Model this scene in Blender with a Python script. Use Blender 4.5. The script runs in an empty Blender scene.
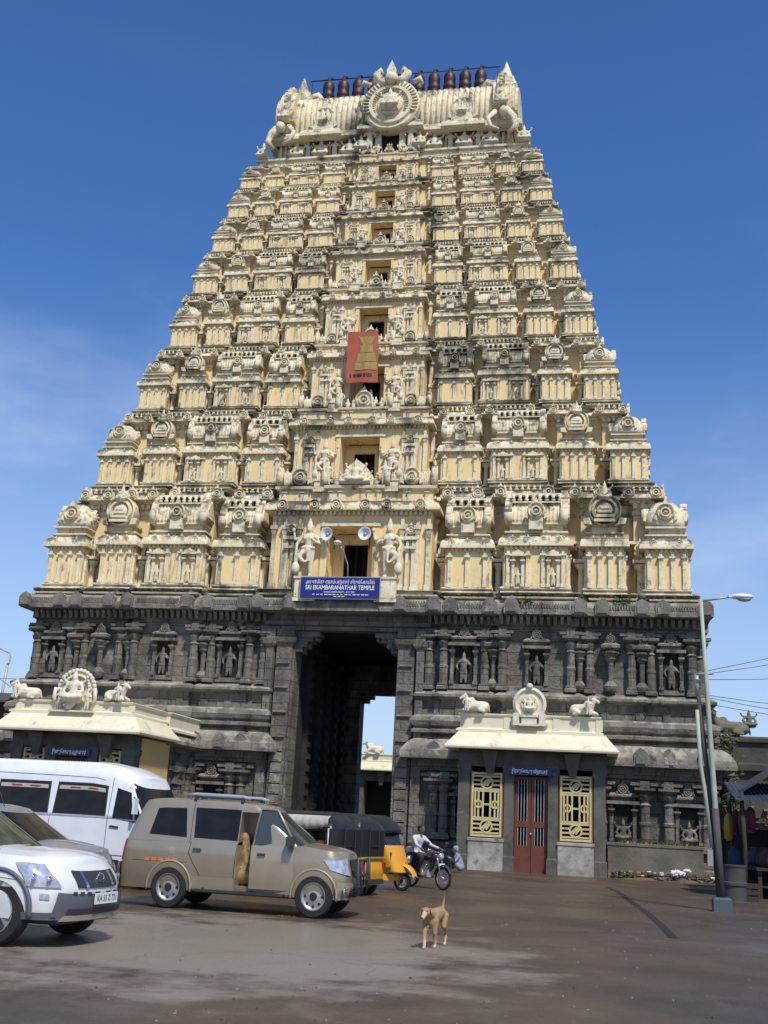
import bpy, math, random
from mathutils import Vector, Matrix
random.seed(7)
R=math.radians; PI=math.pi
scene=bpy.context.scene
COL=scene.collection

# ------------------------------------------------------------------ mesh collector
class MB:
    def __init__(s): s.v=[]; s.f=[]; s.m=[]; s.s=[]
    def add(s,vs,fs,mat=0,sm=False,T=None):
        o=len(s.v)
        if T is not None: vs=[tuple(T@Vector(p)) for p in vs]
        s.v.extend(vs)
        for f in fs: s.f.append(tuple(i+o for i in f)); s.m.append(mat); s.s.append(sm)
    def merge(s,b,T=None,mat=None,flip=False):
        o=len(s.v)
        s.v.extend([tuple(T@Vector(p)) for p in b.v] if T is not None else b.v)
        for f,m,q in zip(b.f,b.m,b.s):
            g=tuple(i+o for i in f)
            if flip: g=g[::-1]
            s.f.append(g); s.m.append(m if mat is None else mat); s.s.append(q)
    def mesh(s,name,mats):
        me=bpy.data.meshes.new(name); me.from_pydata([tuple(p) for p in s.v],[],s.f)
        for m in (mats if isinstance(mats,(list,tuple)) else [mats]): me.materials.append(m)
        me.polygons.foreach_set('material_index',s.m); me.polygons.foreach_set('use_smooth',s.s)
        me.update(); return me
    def build(s,name,mats,parent=None,loc=None,rot=None,sharp=None):
        me=s.mesh(name,mats)
        if sharp: me.set_sharp_from_angle(angle=R(sharp))
        return link(name,me,parent,loc,rot)
def link(name,me,parent=None,loc=None,rot=None,scale=None):
    o=bpy.data.objects.new(name,me); COL.objects.link(o)
    if parent: o.parent=parent
    if loc: o.location=loc
    if rot: o.rotation_euler=rot
    if scale: o.scale=scale
    return o
def tag(o,label=None,cat=None,group=None,kind=None):
    if label: o['label']=label
    if cat: o['category']=cat
    if group: o['group']=group
    if kind: o['kind']=kind
    return o
def empty(name,loc=(0,0,0),rz=0,label=None,cat=None,group=None):
    o=bpy.data.objects.new(name,None); COL.objects.link(o); o.location=loc; o.rotation_euler=(0,0,rz)
    o.empty_display_size=.2
    return tag(o,label,cat,group)
def copy_tree(o,parent=None):
    c=o.copy(); COL.objects.link(c)
    if parent: c.parent=parent
    for ch in list(o.children): copy_tree(ch,c)
    return c

# ------------------------------------------------------------------ primitives
def box(B,x0,x1,y0,y1,z0,z1,mat=0,T=None):
    v=[(x0,y0,z0),(x1,y0,z0),(x1,y1,z0),(x0,y1,z0),(x0,y0,z1),(x1,y0,z1),(x1,y1,z1),(x0,y1,z1)]
    B.add(v,[(0,3,2,1),(4,5,6,7),(0,1,5,4),(1,2,6,5),(2,3,7,6),(3,0,4,7)],mat,False,T)
def frus(B,cx,cy,z0,z1,a0,b0,a1,b1,mat=0,T=None):
    v=[(cx-a0,cy-b0,z0),(cx+a0,cy-b0,z0),(cx+a0,cy+b0,z0),(cx-a0,cy+b0,z0),(cx-a1,cy-b1,z1),(cx+a1,cy-b1,z1),(cx+a1,cy+b1,z1),(cx-a1,cy+b1,z1)]
    B.add(v,[(0,3,2,1),(4,5,6,7),(0,1,5,4),(1,2,6,5),(2,3,7,6),(3,0,4,7)],mat,False,T)
def sweep(B,plan,prof,mats=0,top=True,bottom=False,T=None):
    """orthogonal CCW plan swept by profile [(offset,z)]"""
    n=len(plan); nr=[]
    for i in range(n):
        a=plan[i-1];b=plan[i];c=plan[(i+1)%n]
        d1=(b[0]-a[0],b[1]-a[1]); d2=(c[0]-b[0],c[1]-b[1])
        l1=math.hypot(*d1) or 1; l2=math.hypot(*d2) or 1
        n1=(d1[1]/l1,-d1[0]/l1); n2=(d2[1]/l2,-d2[0]/l2)
        dt=n1[0]*n2[0]+n1[1]*n2[1]
        if dt>.9: nr.append(n1)
        else:
            k=1/(1+dt); nr.append(((n1[0]+n2[0])*k,(n1[1]+n2[1])*k))
    vs=[]
    for o,z in prof:
        for (x,y),(a,b) in zip(plan,nr): vs.append((x+a*o,y+b*o,z))
    for j in range(len(prof)-1):
        m=mats if isinstance(mats,int) else mats[j]
        fs=[(j*n+i,j*n+(i+1)%n,(j+1)*n+(i+1)%n,(j+1)*n+i) for i in range(n)]
        base=len(B.v)
        if j==0: B.add(vs,fs,m,False,T); b0=base
        else:
            for f in fs: B.f.append(tuple(b0+q for q in f)); B.m.append(m); B.s.append(False)
    mt=mats if isinstance(mats,int) else mats[-1]
    if top: B.f.append(tuple(b0+(len(prof)-1)*n+i for i in range(n))); B.m.append(mt); B.s.append(False)
    if bottom: B.f.append(tuple(b0+i for i in range(n))[::-1]); B.m.append(mt); B.s.append(False)
def rect(x0,x1,y0,y1): return [(x0,y0),(x1,y0),(x1,y1),(x0,y1)]
def lathe(B,prof,n=10,c=(0,0,0),mat=0,sm=True,axis='z',sq=2.0,rib=0,ribn=0,T=None,ph=0.5,sx=1,sy=1,cap=True):
    vs=[];k=len(prof)
    for j,(r,h) in enumerate(prof):
        for i in range(n):
            a=2*PI*(i+ph)/n; ca,sa=math.cos(a),math.sin(a)
            q=(abs(ca)**sq+abs(sa)**sq)**(-1/sq) if sq!=2.0 else 1
            rr=r*q*(1+(rib*math.cos(a*ribn) if rib else 0))
            X,Y=rr*ca*sx,rr*sa*sy
            if axis=='z': p=(c[0]+X,c[1]+Y,c[2]+h)
            elif axis=='y': p=(c[0]+X,c[1]-h,c[2]+Y)      # facing -y
            else: p=(c[0]+h,c[1]+X,c[2]+Y)
            vs.append(p)
    fs=[(j*n+i,j*n+(i+1)%n,(j+1)*n+(i+1)%n,(j+1)*n+i) for j in range(k-1) for i in range(n)]
    if cap: fs.append(tuple(range(n))[::-1]); fs.append(tuple((k-1)*n+i for i in range(n)))
    B.add(vs,fs,mat,sm,T)
def tube(B,pts,r,n=6,mat=0,sm=True,T=None,r1=None):
    P=[Vector(p) for p in pts]; k=len(P); vs=[]
    up=Vector((0,0,1)); prev=None
    for j in range(k):
        d=(P[min(j+1,k-1)]-P[max(j-1,0)]).normalized()
        if prev is None:
            a=d.orthogonal().normalized()
        else:
            a=(prev-d*prev.dot(d)); a=a.normalized() if a.length>1e-6 else d.orthogonal().normalized()
        prev=a; b=d.cross(a)
        rr=r if r1 is None else r+(r1-r)*j/(k-1)
        if isinstance(r,(list,tuple)): rr=r[j]
        for i in range(n):
            t=2*PI*i/n; vs.append(tuple(P[j]+a*rr*math.cos(t)+b*rr*math.sin(t)))
    fs=[(j*n+i,j*n+(i+1)%n,(j+1)*n+(i+1)%n,(j+1)*n+i) for j in range(k-1) for i in range(n)]
    fs.append(tuple(range(n))[::-1]); fs.append(tuple((k-1)*n+i for i in range(n)))
    B.add(vs,fs,mat,sm,T)
def ext(B,poly,y0,y1,mat=0,T=None,sm=False):
    """polygon in xz (CCW seen from -y) extruded between y0 (front) and y1 (back)"""
    n=len(poly); vs=[(x,y0,z) for x,z in poly]+[(x,y1,z) for x,z in poly]
    fs=[tuple(range(n)),tuple(range(n,2*n))[::-1]]+[(i,n+i,n+(i+1)%n,(i+1)%n) for i in range(n)]
    B.add(vs,fs,mat,sm,T)
def capsule(B,a,b,ra,rb,mat=0,n=10,sm=True):
    a=Vector(a);b=Vector(b); d=b-a; L=d.length
    if L<1e-5: d=Vector((0,0,1)); L=1e-4
    d.normalize(); pts=[];rs=[]
    for t in (-1,-.85,-.5): pts.append(a+d*ra*t); rs.append(ra*math.sqrt(max(1-t*t,.0004)))
    pts.append(a);rs.append(ra);pts.append(b if L>1e-3 else a+d*.001);rs.append(rb)
    for t in (.5,.85,1): pts.append(b+d*rb*t); rs.append(rb*math.sqrt(max(1-t*t,.0004)))
    tube(B,pts,rs,n,mat,sm)
def ball(B,c,rx,ry,rz,mat=0,T=None,n=10):
    vs=[];fs=[];m=n//2+2
    for j in range(m+1):
        p=PI*j/m; p=min(max(p,.02),PI-.02)
        for i in range(n):
            t=2*PI*i/n; vs.append((c[0]+rx*math.sin(p)*math.cos(t),c[1]+ry*math.sin(p)*math.sin(t),c[2]-rz*math.cos(p)))
    fs=[(j*n+i,j*n+(i+1)%n,(j+1)*n+(i+1)%n,(j+1)*n+i) for j in range(m) for i in range(n)]
    fs.append(tuple(range(n))[::-1]); fs.append(tuple(m*n+i for i in range(n)))
    B.add(vs,fs,mat,True,T)
def fuse(B,voxel,smooth=2):
    """one continuous surface out of overlapping limbs; returns MB"""
    me=B.mesh('tmp',[]); ob=bpy.data.objects.new('tmp',me); COL.objects.link(ob)
    m=ob.modifiers.new('r','REMESH'); m.mode='VOXEL'; m.voxel_size=voxel
    if smooth: q=ob.modifiers.new('s','SMOOTH'); q.factor=.5; q.iterations=smooth
    dg=bpy.context.evaluated_depsgraph_get(); ev=ob.evaluated_get(dg); me2=ev.to_mesh()
    out=MB(); out.v=[tuple(v.co) for v in me2.vertices]; out.f=[tuple(p.vertices) for p in me2.polygons]
    out.m=[0]*len(out.f); out.s=[True]*len(out.f)
    ev.to_mesh_clear(); bpy.data.objects.remove(ob); bpy.data.meshes.remove(me)
    return out

# ------------------------------------------------------------------ materials
def mat(name,col,rough=.8,metal=0,noise=None,bump=None,stain=None,spec=None,coat=0,emit=None,brick=None):
    """noise=(scale,col2,amount,zs) ; stain=(color,scale,thr,up,strength) ; bump=(scale,strength,dist)"""
    m=bpy.data.materials.new(name); m.use_nodes=True; nt=m.node_tree; N=nt.nodes; L=nt.links
    b=N['Principled BSDF']; b.inputs['Roughness'].default_value=rough; b.inputs['Metallic'].default_value=metal
    if spec is not None: b.inputs['Specular IOR Level'].default_value=spec
    b.inputs['Coat Weight'].default_value=coat
    b.inputs['Base Color'].default_value=(*col,1)
    geo=N.new('ShaderNodeNewGeometry'); tc=N.new('ShaderNodeTexCoord')
    out=None
    def nz(scale,det=6,rgh=.6,zs=1,src=None):
        mp=N.new('ShaderNodeMapping'); mp.inputs['Scale'].default_value=(1,1,zs)
        L.new(src or geo.outputs['Position'],mp.inputs[0])
        n=N.new('ShaderNodeTexNoise'); n.inputs['Scale'].default_value=scale; n.inputs['Detail'].default_value=det; n.inputs['Roughness'].default_value=rgh
        L.new(mp.outputs[0],n.inputs['Vector']); return n.outputs['Fac']
    def ramp(x,a,c):
        r=N.new('ShaderNodeMapRange'); r.inputs[1].default_value=a; r.inputs[2].default_value=c; r.interpolation_type='SMOOTHSTEP'
        L.new(x,r.inputs[0]); return r.outputs[0]
    def mix(f,a,c):
        x=N.new('ShaderNodeMix'); x.data_type='RGBA'
        if isinstance(f,float): x.inputs[0].default_value=f
        else: L.new(f,x.inputs[0])
        for i,q in ((6,a),(7,c)):
            if isinstance(q,tuple): x.inputs[i].default_value=(*q[:3],1)
            else: L.new(q,x.inputs[i])
        return x.outputs[2]
    def math_(op,a,c):
        x=N.new('ShaderNodeMath'); x.operation=op; x.use_clamp=True
        for i,q in enumerate((a,c)):
            if isinstance(q,(int,float)): x.inputs[i].default_value=q
            else: L.new(q,x.inputs[i])
        return x.outputs[0]
    cur=tuple(col)
    src=None
    if noise and len(noise)>4 and noise[4]=='obj': src=tc.outputs['Object']
    if noise:
        f=nz(noise[0],6,.6,noise[3] if len(noise)>3 else 1,src)
        cur=mix(math_('MULTIPLY',ramp(f,.35,.68),noise[2]),cur,tuple(noise[1]))
    if brick:
        bt=N.new('ShaderNodeTexBrick'); bt.inputs['Scale'].default_value=1; bt.inputs['Brick Width'].default_value=brick[0]; bt.inputs['Row Height'].default_value=brick[1]
        bt.inputs['Mortar Size'].default_value=brick[2]; bt.inputs['Color1'].default_value=(.85,.85,.85,1); bt.inputs['Color2'].default_value=(1.1,1.1,1.1,1); bt.inputs['Mortar'].default_value=(.45,.45,.45,1)
        sx=N.new('ShaderNodeSeparateXYZ'); L.new(geo.outputs['Position'],sx.inputs[0])
        ad=N.new('ShaderNodeMath'); ad.operation='ADD'; L.new(sx.outputs[0],ad.inputs[0]); L.new(sx.outputs[1],ad.inputs[1])
        cx=N.new('ShaderNodeCombineXYZ'); L.new(ad.outputs[0],cx.inputs[0]); L.new(sx.outputs[2],cx.inputs[1]); L.new(cx.outputs[0],bt.inputs['Vector'])
        x=N.new('ShaderNodeMix'); x.data_type='RGBA'; x.blend_type='MULTIPLY'; x.inputs[0].default_value=1
        if isinstance(cur,tuple): x.inputs[6].default_value=(*cur[:3],1)
        else: L.new(cur,x.inputs[6])
        L.new(bt.outputs['Color'],x.inputs[7]); cur=x.outputs[2]
    for st in (stain or []):
        c2,sc,thr,up,amt=st[:5]; zs=st[5] if len(st)>5 else 1
        f=nz(sc,8,.68,zs)
        if up:
            sp=N.new('ShaderNodeSeparateXYZ'); L.new(geo.outputs['True Normal'],sp.inputs[0])
            mr=N.new('ShaderNodeMapRange'); mr.inputs[1].default_value=0.0; mr.inputs[2].default_value=.8; mr.inputs[4].default_value=up; L.new(sp.outputs[2],mr.inputs[0])
            f2=N.new('ShaderNodeMath'); f2.operation='ADD'; L.new(f,f2.inputs[0]); L.new(mr.outputs[0],f2.inputs[1]); f=f2.outputs[0]
        cur=mix(math_('MULTIPLY',ramp(f,thr,thr+.13),amt),cur,tuple(c2))
    if not isinstance(cur,tuple): L.new(cur,b.inputs['Base Color'])
    if bump:
        f=nz(bump[0],5,.65,1,tc.outputs['Object'] if len(bump)>3 else None); bp=N.new('ShaderNodeBump'); bp.inputs['Strength'].default_value=bump[1]; bp.inputs['Distance'].default_value=bump[2]
        L.new(f,bp.inputs['Height']); L.new(bp.outputs[0],b.inputs['Normal'])
    if emit: b.inputs['Emission Color'].default_value=(*emit[0],1); b.inputs['Emission Strength'].default_value=emit[1]
    return m
LICH=(.055,.052,.042)
m_wall=mat('cream_plaster',(.86,.66,.31),.85,noise=(1.3,(.80,.64,.37),.8),bump=(9,.35,.03),
    stain=[((.62,.55,.40),2.2,.55,0,.6,.5),((.30,.24,.14),4,.53,0,.75,.12),((.12,.105,.08),.4,.575,.12,.8,.6),((.10,.09,.07),1.8,.61,.12,.8,.35)])
m_orn=mat('weathered_white_plaster',(.85,.765,.545),.88,noise=(1.6,(.72,.60,.35),.85),bump=(12,.6,.04),
    stain=[((.26,.235,.175),4.5,.545,.08,.8,1.0),(LICH,1.0,.56,.16,.88,.8),((.09,.08,.06),3.2,.585,.03,.7,.15),((.055,.052,.042),.3,.53,.08,.85,.4),((.06,.054,.042),9,.635,.06,.7)])
m_stat=mat('statue_plaster',(.80,.71,.50),.85,noise=(4,(.45,.40,.30),.6),bump=(20,.4,.02),stain=[((.14,.13,.10),2.6,.60,.05,.8)])
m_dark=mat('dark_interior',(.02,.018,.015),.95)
m_stone=mat('dark_granite',(.20,.183,.147),.9,noise=(.7,(.09,.083,.068),.85),bump=(6,1.0,.08),brick=(1.05,.46,.02),
    stain=[((.32,.30,.245),1.5,.55,.12,.7,.7),((.030,.028,.024),.8,.56,0,.8,.35),((.40,.375,.31),6,.64,.05,.6),((.025,.023,.020),7,.62,0,.6)])
m_stonek=mat('grey_granite_cornice',(.24,.22,.18),.9,noise=(1.4,(.10,.092,.075),.85),bump=(7,1.0,.06),
    stain=[((.40,.37,.29),1.8,.55,.12,.75,.6),((.024,.022,.02),1.1,.55,0,.85,.4),((.03,.028,.025),6,.62,0,.6)])
m_passage_shade=mat('passage_shade_granite',(.028,.025,.021),.9,noise=(1.2,(.016,.015,.013),.8),bump=(6,.8,.05))  # darkness of the gate passage put into the granite colour
m_weed=mat('weeds',(.045,.075,.02),.8,noise=(6,(.07,.10,.03),.7))
m_maroon=mat('maroon_wrapped_finial',(.055,.012,.014),.5,noise=(6,(.03,.012,.012),.7),bump=(10,.5,.03))
m_black=mat('black_iron',(.015,.015,.017),.5)
m_grey=mat('galvanised_steel',(.42,.42,.40),.45,metal=.3,noise=(3,(.30,.29,.27),.6))
m_hornw=mat('loudspeaker_paint',(.72,.73,.75),.4)
m_blue=mat('blue_enamel',(.02,.022,.19),.35)
m_white=mat('white_lettering',(.86,.86,.85),.5)
m_banner=mat('red_banner_cloth',(.36,.075,.035),.8,noise=(1.5,(.38,.12,.06),.6))
m_gold=mat('faded_yellow_print',(.42,.27,.06),.8,noise=(5,(.28,.20,.08),.9))
# ------------------------------------------------------------------ ornament kit (0=wall 1=ornament 2=dark 3=statue)
WALL,ORN,DARK,STAT=0,1,2,3
TM=[m_wall,m_orn,m_dark,m_stat]
def pil(B,x,y,z0,z1,w,d,mat=ORN,T=None):
    """pilaster standing proud of a wall whose face is at y (front = -y)"""
    h=z1-z0; a=w/2
    box(B,x-a*1.45,x+a*1.45,y-d*1.4,y+.01,z0,z0+h*.09,mat,T)
    box(B,x-a,x+a,y-d,y+.01,z0+h*.09,z0+h*.76,mat,T)
    frus(B,x,y-d*.5,z0+h*.76,z0+h*.83,a*1.1,d*.6,a*1.5,d*1.0,mat,T)
    box(B,x-a*1.8,x+a*1.8,y-d*1.7,y+.01,z0+h*.83,z0+h*.88,mat,T)
    box(B,x-a*.9,x+a*.9,y-d*.9,y+.01,z0+h*.88,z1,mat,T)
def medal(B,x,y,z,r,dp=None,mat=ORN,T=None,n=16,tip=True):
    dp=dp or r*.3
    pr=[(1.0,-dp*1.5),(1.0,dp*.55),(.86,dp),(.74,dp*.45),(.62,dp*.4),(.54,dp*.95),(.40,dp*.95),(.34,dp*.3),(.22,dp*.5),(.1,dp*1.2)]
    lathe(B,[(a*r,h) for a,h in pr],n,(x,y,z),mat,False,'y',T=T,rib=.05,ribn=n//2)
    if tip:
        ext(B,[(x-r*.42,z+r*.8),(x+r*.42,z+r*.8),(x+r*.16,z+r*1.18),(x,z+r*1.55),(x-r*.16,z+r*1.18)],y-dp*.9,y+dp*.5,mat,T)
        for s in (-1,1):
            q=[(x+s*r*.9,z-r*.95),(x+s*r*1.25,z-r*.75),(x+s*r*1.2,z-r*.3),(x+s*r*.9,z-r*.4)]
            ext(B,q if s>0 else q[::-1],y-dp*.7,y+dp*.5,mat,T)
def finial(B,x,y,z,s,mat=ORN,T=None,n=7):
    lathe(B,[(.3*s,0),(.45*s,.1*s),(.2*s,.25*s),(.42*s,.5*s),(.36*s,.75*s),(.14*s,.9*s),(.2*s,1.05*s),(.04*s,1.5*s)],n,(x,y,z),mat,True,T=T)
def kapota(o,h):   # eave profile: overhang o, height h, starting at wall
    return [(0,-.0),(o,-.02*h),(o,h*.16),(o*.93,h*.42),(o*.72,h*.68),(o*.38,h*.88),(o*.1,h)]
def dentils(B,x0,x1,y,z0,z1,sp,mat=ORN,T=None,pr=.1):
    n=max(1,int((x1-x0)/sp))
    for i in range(n):
        x=x0+(i+.5)*(x1-x0)/n
        box(B,x-sp*.27,x+sp*.27,y-pr,y+.01,z0,z1,mat,T)
RZ=lambda a:Matrix.Rotation(a,4,'Z')
# low figures -----------------------------------------------------
def guardian():
    b=MB(); c=lambda *a:capsule(b,*a)
    c((0,0,2.28),(0,-.01,2.36),.145,.14); ball(b,(0,-.02,2.33),.125,.14,.165)
    c((0,.0,2.45),(0,.0,2.85),.15,.05)                      # tall crown
    c((0,0,2.12),(0,0,2.25),.08,.08)
    c((-.17,0,1.98),(.17,0,1.98),.15,.15); c((0,0,1.9),(0,-.02,1.62),.23,.18); c((0,0,1.55),(0,0,1.35),.17,.23)
    # legs: standing leg, and raised leg crossing to the mace
    c((.12,0,1.3),(.13,-.03,.72),.17,.11); c((.13,-.03,.72),(.12,0,.1),.105,.075); c((.12,-.02,.06),(.14,-.22,.05),.08,.06)
    c((-.1,0,1.3),(-.38,-.22,1.02),.17,.12); c((-.38,-.22,1.02),(-.12,-.26,.72),.11,.075); c((-.12,-.26,.72),(-.02,-.36,.68),.07,.05)
    # front arms
    c((.3,0,1.97),(.48,-.05,1.62),.095,.075); c((.48,-.05,1.62),(.3,-.26,1.7),.07,.055); ball(b,(.26,-.28,1.74),.07,.06,.09)
    c((-.3,0,1.97),(-.5,-.05,1.6),.095,.075); c((-.5,-.05,1.6),(-.45,-.26,1.34),.07,.055); ball(b,(-.44,-.28,1.28),.07,.06,.08)
    # rear arms raised
    c((.28,.08,1.98),(.62,.1,1.86),.08,.065); c((.62,.1,1.86),(.68,.05,2.22),.065,.05); ball(b,(.69,.03,2.33),.08,.07,.12)
    c((-.28,.08,1.98),(-.62,.1,1.86),.08,.065); c((-.62,.1,1.86),(-.68,.05,2.22),.065,.05); ball(b,(-.69,.03,2.33),.08,.07,.12)
    # mace, sash, base
    c((-.46,-.26,1.3),(-.45,-.24,.62),.06,.09); ball(b,(-.45,-.24,.4),.19,.19,.3); c((.02,-.18,1.3),(.02,-.2,.75),.07,.05)
    c((-.2,-.12,1.42),(.2,-.12,1.42),.1,.1); c((-.16,-.16,1.86),(.16,-.16,1.86),.06,.06)
    return fuse(b,.042,1)
def seated(vox=.075):
    b=MB(); c=lambda *a:capsule(b,*a,n=7) if False else capsule(b,*a)
    ball(b,(0,-.02,1.03),.13,.13,.16); c((0,0,1.12),(0,0,1.38),.12,.04); c((-.17,0,.8),(.17,0,.8),.12,.12); c((0,0,.75),(0,0,.4),.19,.2)
    c((-.1,0,.28),(-.42,-.25,.26),.15,.12); c((-.42,-.25,.26),(.05,-.35,.2),.11,.09); c((.1,0,.28),(.42,-.25,.26),.15,.12); c((.42,-.25,.26),(-.05,-.38,.2),.11,.09)
    for s in (-1,1): c((s*.27,0,.8),(s*.45,-.08,.5),.09,.07); c((s*.45,-.08,.5),(s*.3,-.3,.45),.07,.06); c((s*.27,.05,.82),(s*.5,.02,.95),.07,.06); ball(b,(s*.53,0,1.08),.08,.07,.1)
    ball(b,(0,0,.08),.5,.35,.12)
    return fuse(b,vox,0)
def standing(vox=.08):
    b=MB(); c=lambda *a:capsule(b,*a)
    ball(b,(0,-.02,1.55),.12,.12,.15); c((0,0,1.65),(0,0,1.9),.11,.04); c((-.15,0,1.32),(.15,0,1.32),.12,.12); c((0,0,1.3),(0,0,.9),.18,.18)
    for s in (-1,1): c((s*.1,0,.85),(s*.13,-.02,.1),.13,.08); c((s*.25,0,1.32),(s*.42,-.05,1.05),.08,.07); c((s*.42,-.05,1.05),(s*.3,-.2,1.15 if s>0 else .8),.07,.06)
    return fuse(b,vox,0)
def bull():
    """recumbent bull, length about 1.5, facing -x, resting on z=0"""
    b=MB(); c=lambda *a:capsule(b,*a)
    c((-.35,0,.42),(.45,0,.38),.30,.33); ball(b,(-.3,0,.72),.2,.16,.2); c((-.45,0,.5),(-.72,-.02,.88),.24,.16)
    c((-.72,-.02,.95),(-1.0,-.03,.82),.15,.09); ball(b,(-1.0,-.03,.8),.1,.09,.09)
    for s in (-1,1):
        c((-.72,s*.1,1.04),(-.74,s*.2,1.28),.05,.02); c((-.7,s*.14,.98),(-.62,s*.3,.95),.06,.03)
        c((-.5,s*.2,.28),(-.85,s*.24,.12),.13,.08); c((-.85,s*.24,.1),(-.55,s*.3,.07),.075,.06)
        c((.4,s*.24,.3),(.1,s*.36,.16),.2,.12); c((.1,s*.36,.12),(.4,s*.4,.08),.09,.07)
    c((.74,0,.42),(.8,.1,.1),.05,.04); c((-.55,-.0,.3),(-.62,0,.62),.12,.14)
    return fuse(b,.045,2)
G_=guardian(); SEAT=seated(.06); STAND=standing(.07); BULL=bull(); SEATL=seated(.09)
def fig(B,src,x,y,z,s,mat=STAT,flip=False,T=None,rz=0):
    M=Matrix.Translation((x,y,z))@RZ(rz)@Matrix.Diagonal((-s if flip else s,s,s,1))
    if T is not None: M=T@M
    B.merge(src,M,mat,flip=flip)

# pavilions --------------------------------------------------------
def pav_body(B,w,d,H,np_,groups=None):
    u=H/4.1; zw=.44*H
    sweep(B,rect(-w/2,w/2,0,d),[(.10*u,0),(.10*u,.06*u),(.03*u,.1*u),(.12*u,.16*u),(.12*u,.22*u),(0,.26*u),(0,zw)],[ORN,ORN,ORN,ORN,ORN,WALL,WALL])
    dentils(B,-w/2,w/2,0,zw-.13*u,zw,.17*u,ORN,None,.07*u)
    pw=.13*u
    xs=groups if groups else [(-.5+.09+(.82)*i/(np_-1)) for i in range(np_)]
    for fx in xs: pil(B,fx*w,0,.22*u,zw-.13*u,pw,.10*u)
    for s in (-1,1):
        T=Matrix.Translation((s*w/2,d/2,0))@RZ(s*PI/2)
        for q in (-.36,.1): pil(B,q*d,0,.22*u,zw-.13*u,pw,.08*u,ORN,T)
    o=.21*u
    sweep(B,rect(-w/2,w/2,0,d),[(a,zw+h) for a,h in kapota(o,.42*u)]+[(-.1*u,zw+.46*u),(-.1*u,zw+.52*u),(.0,zw+.54*u),(0,zw+.6*u)],ORN)
    return u,zw
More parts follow.
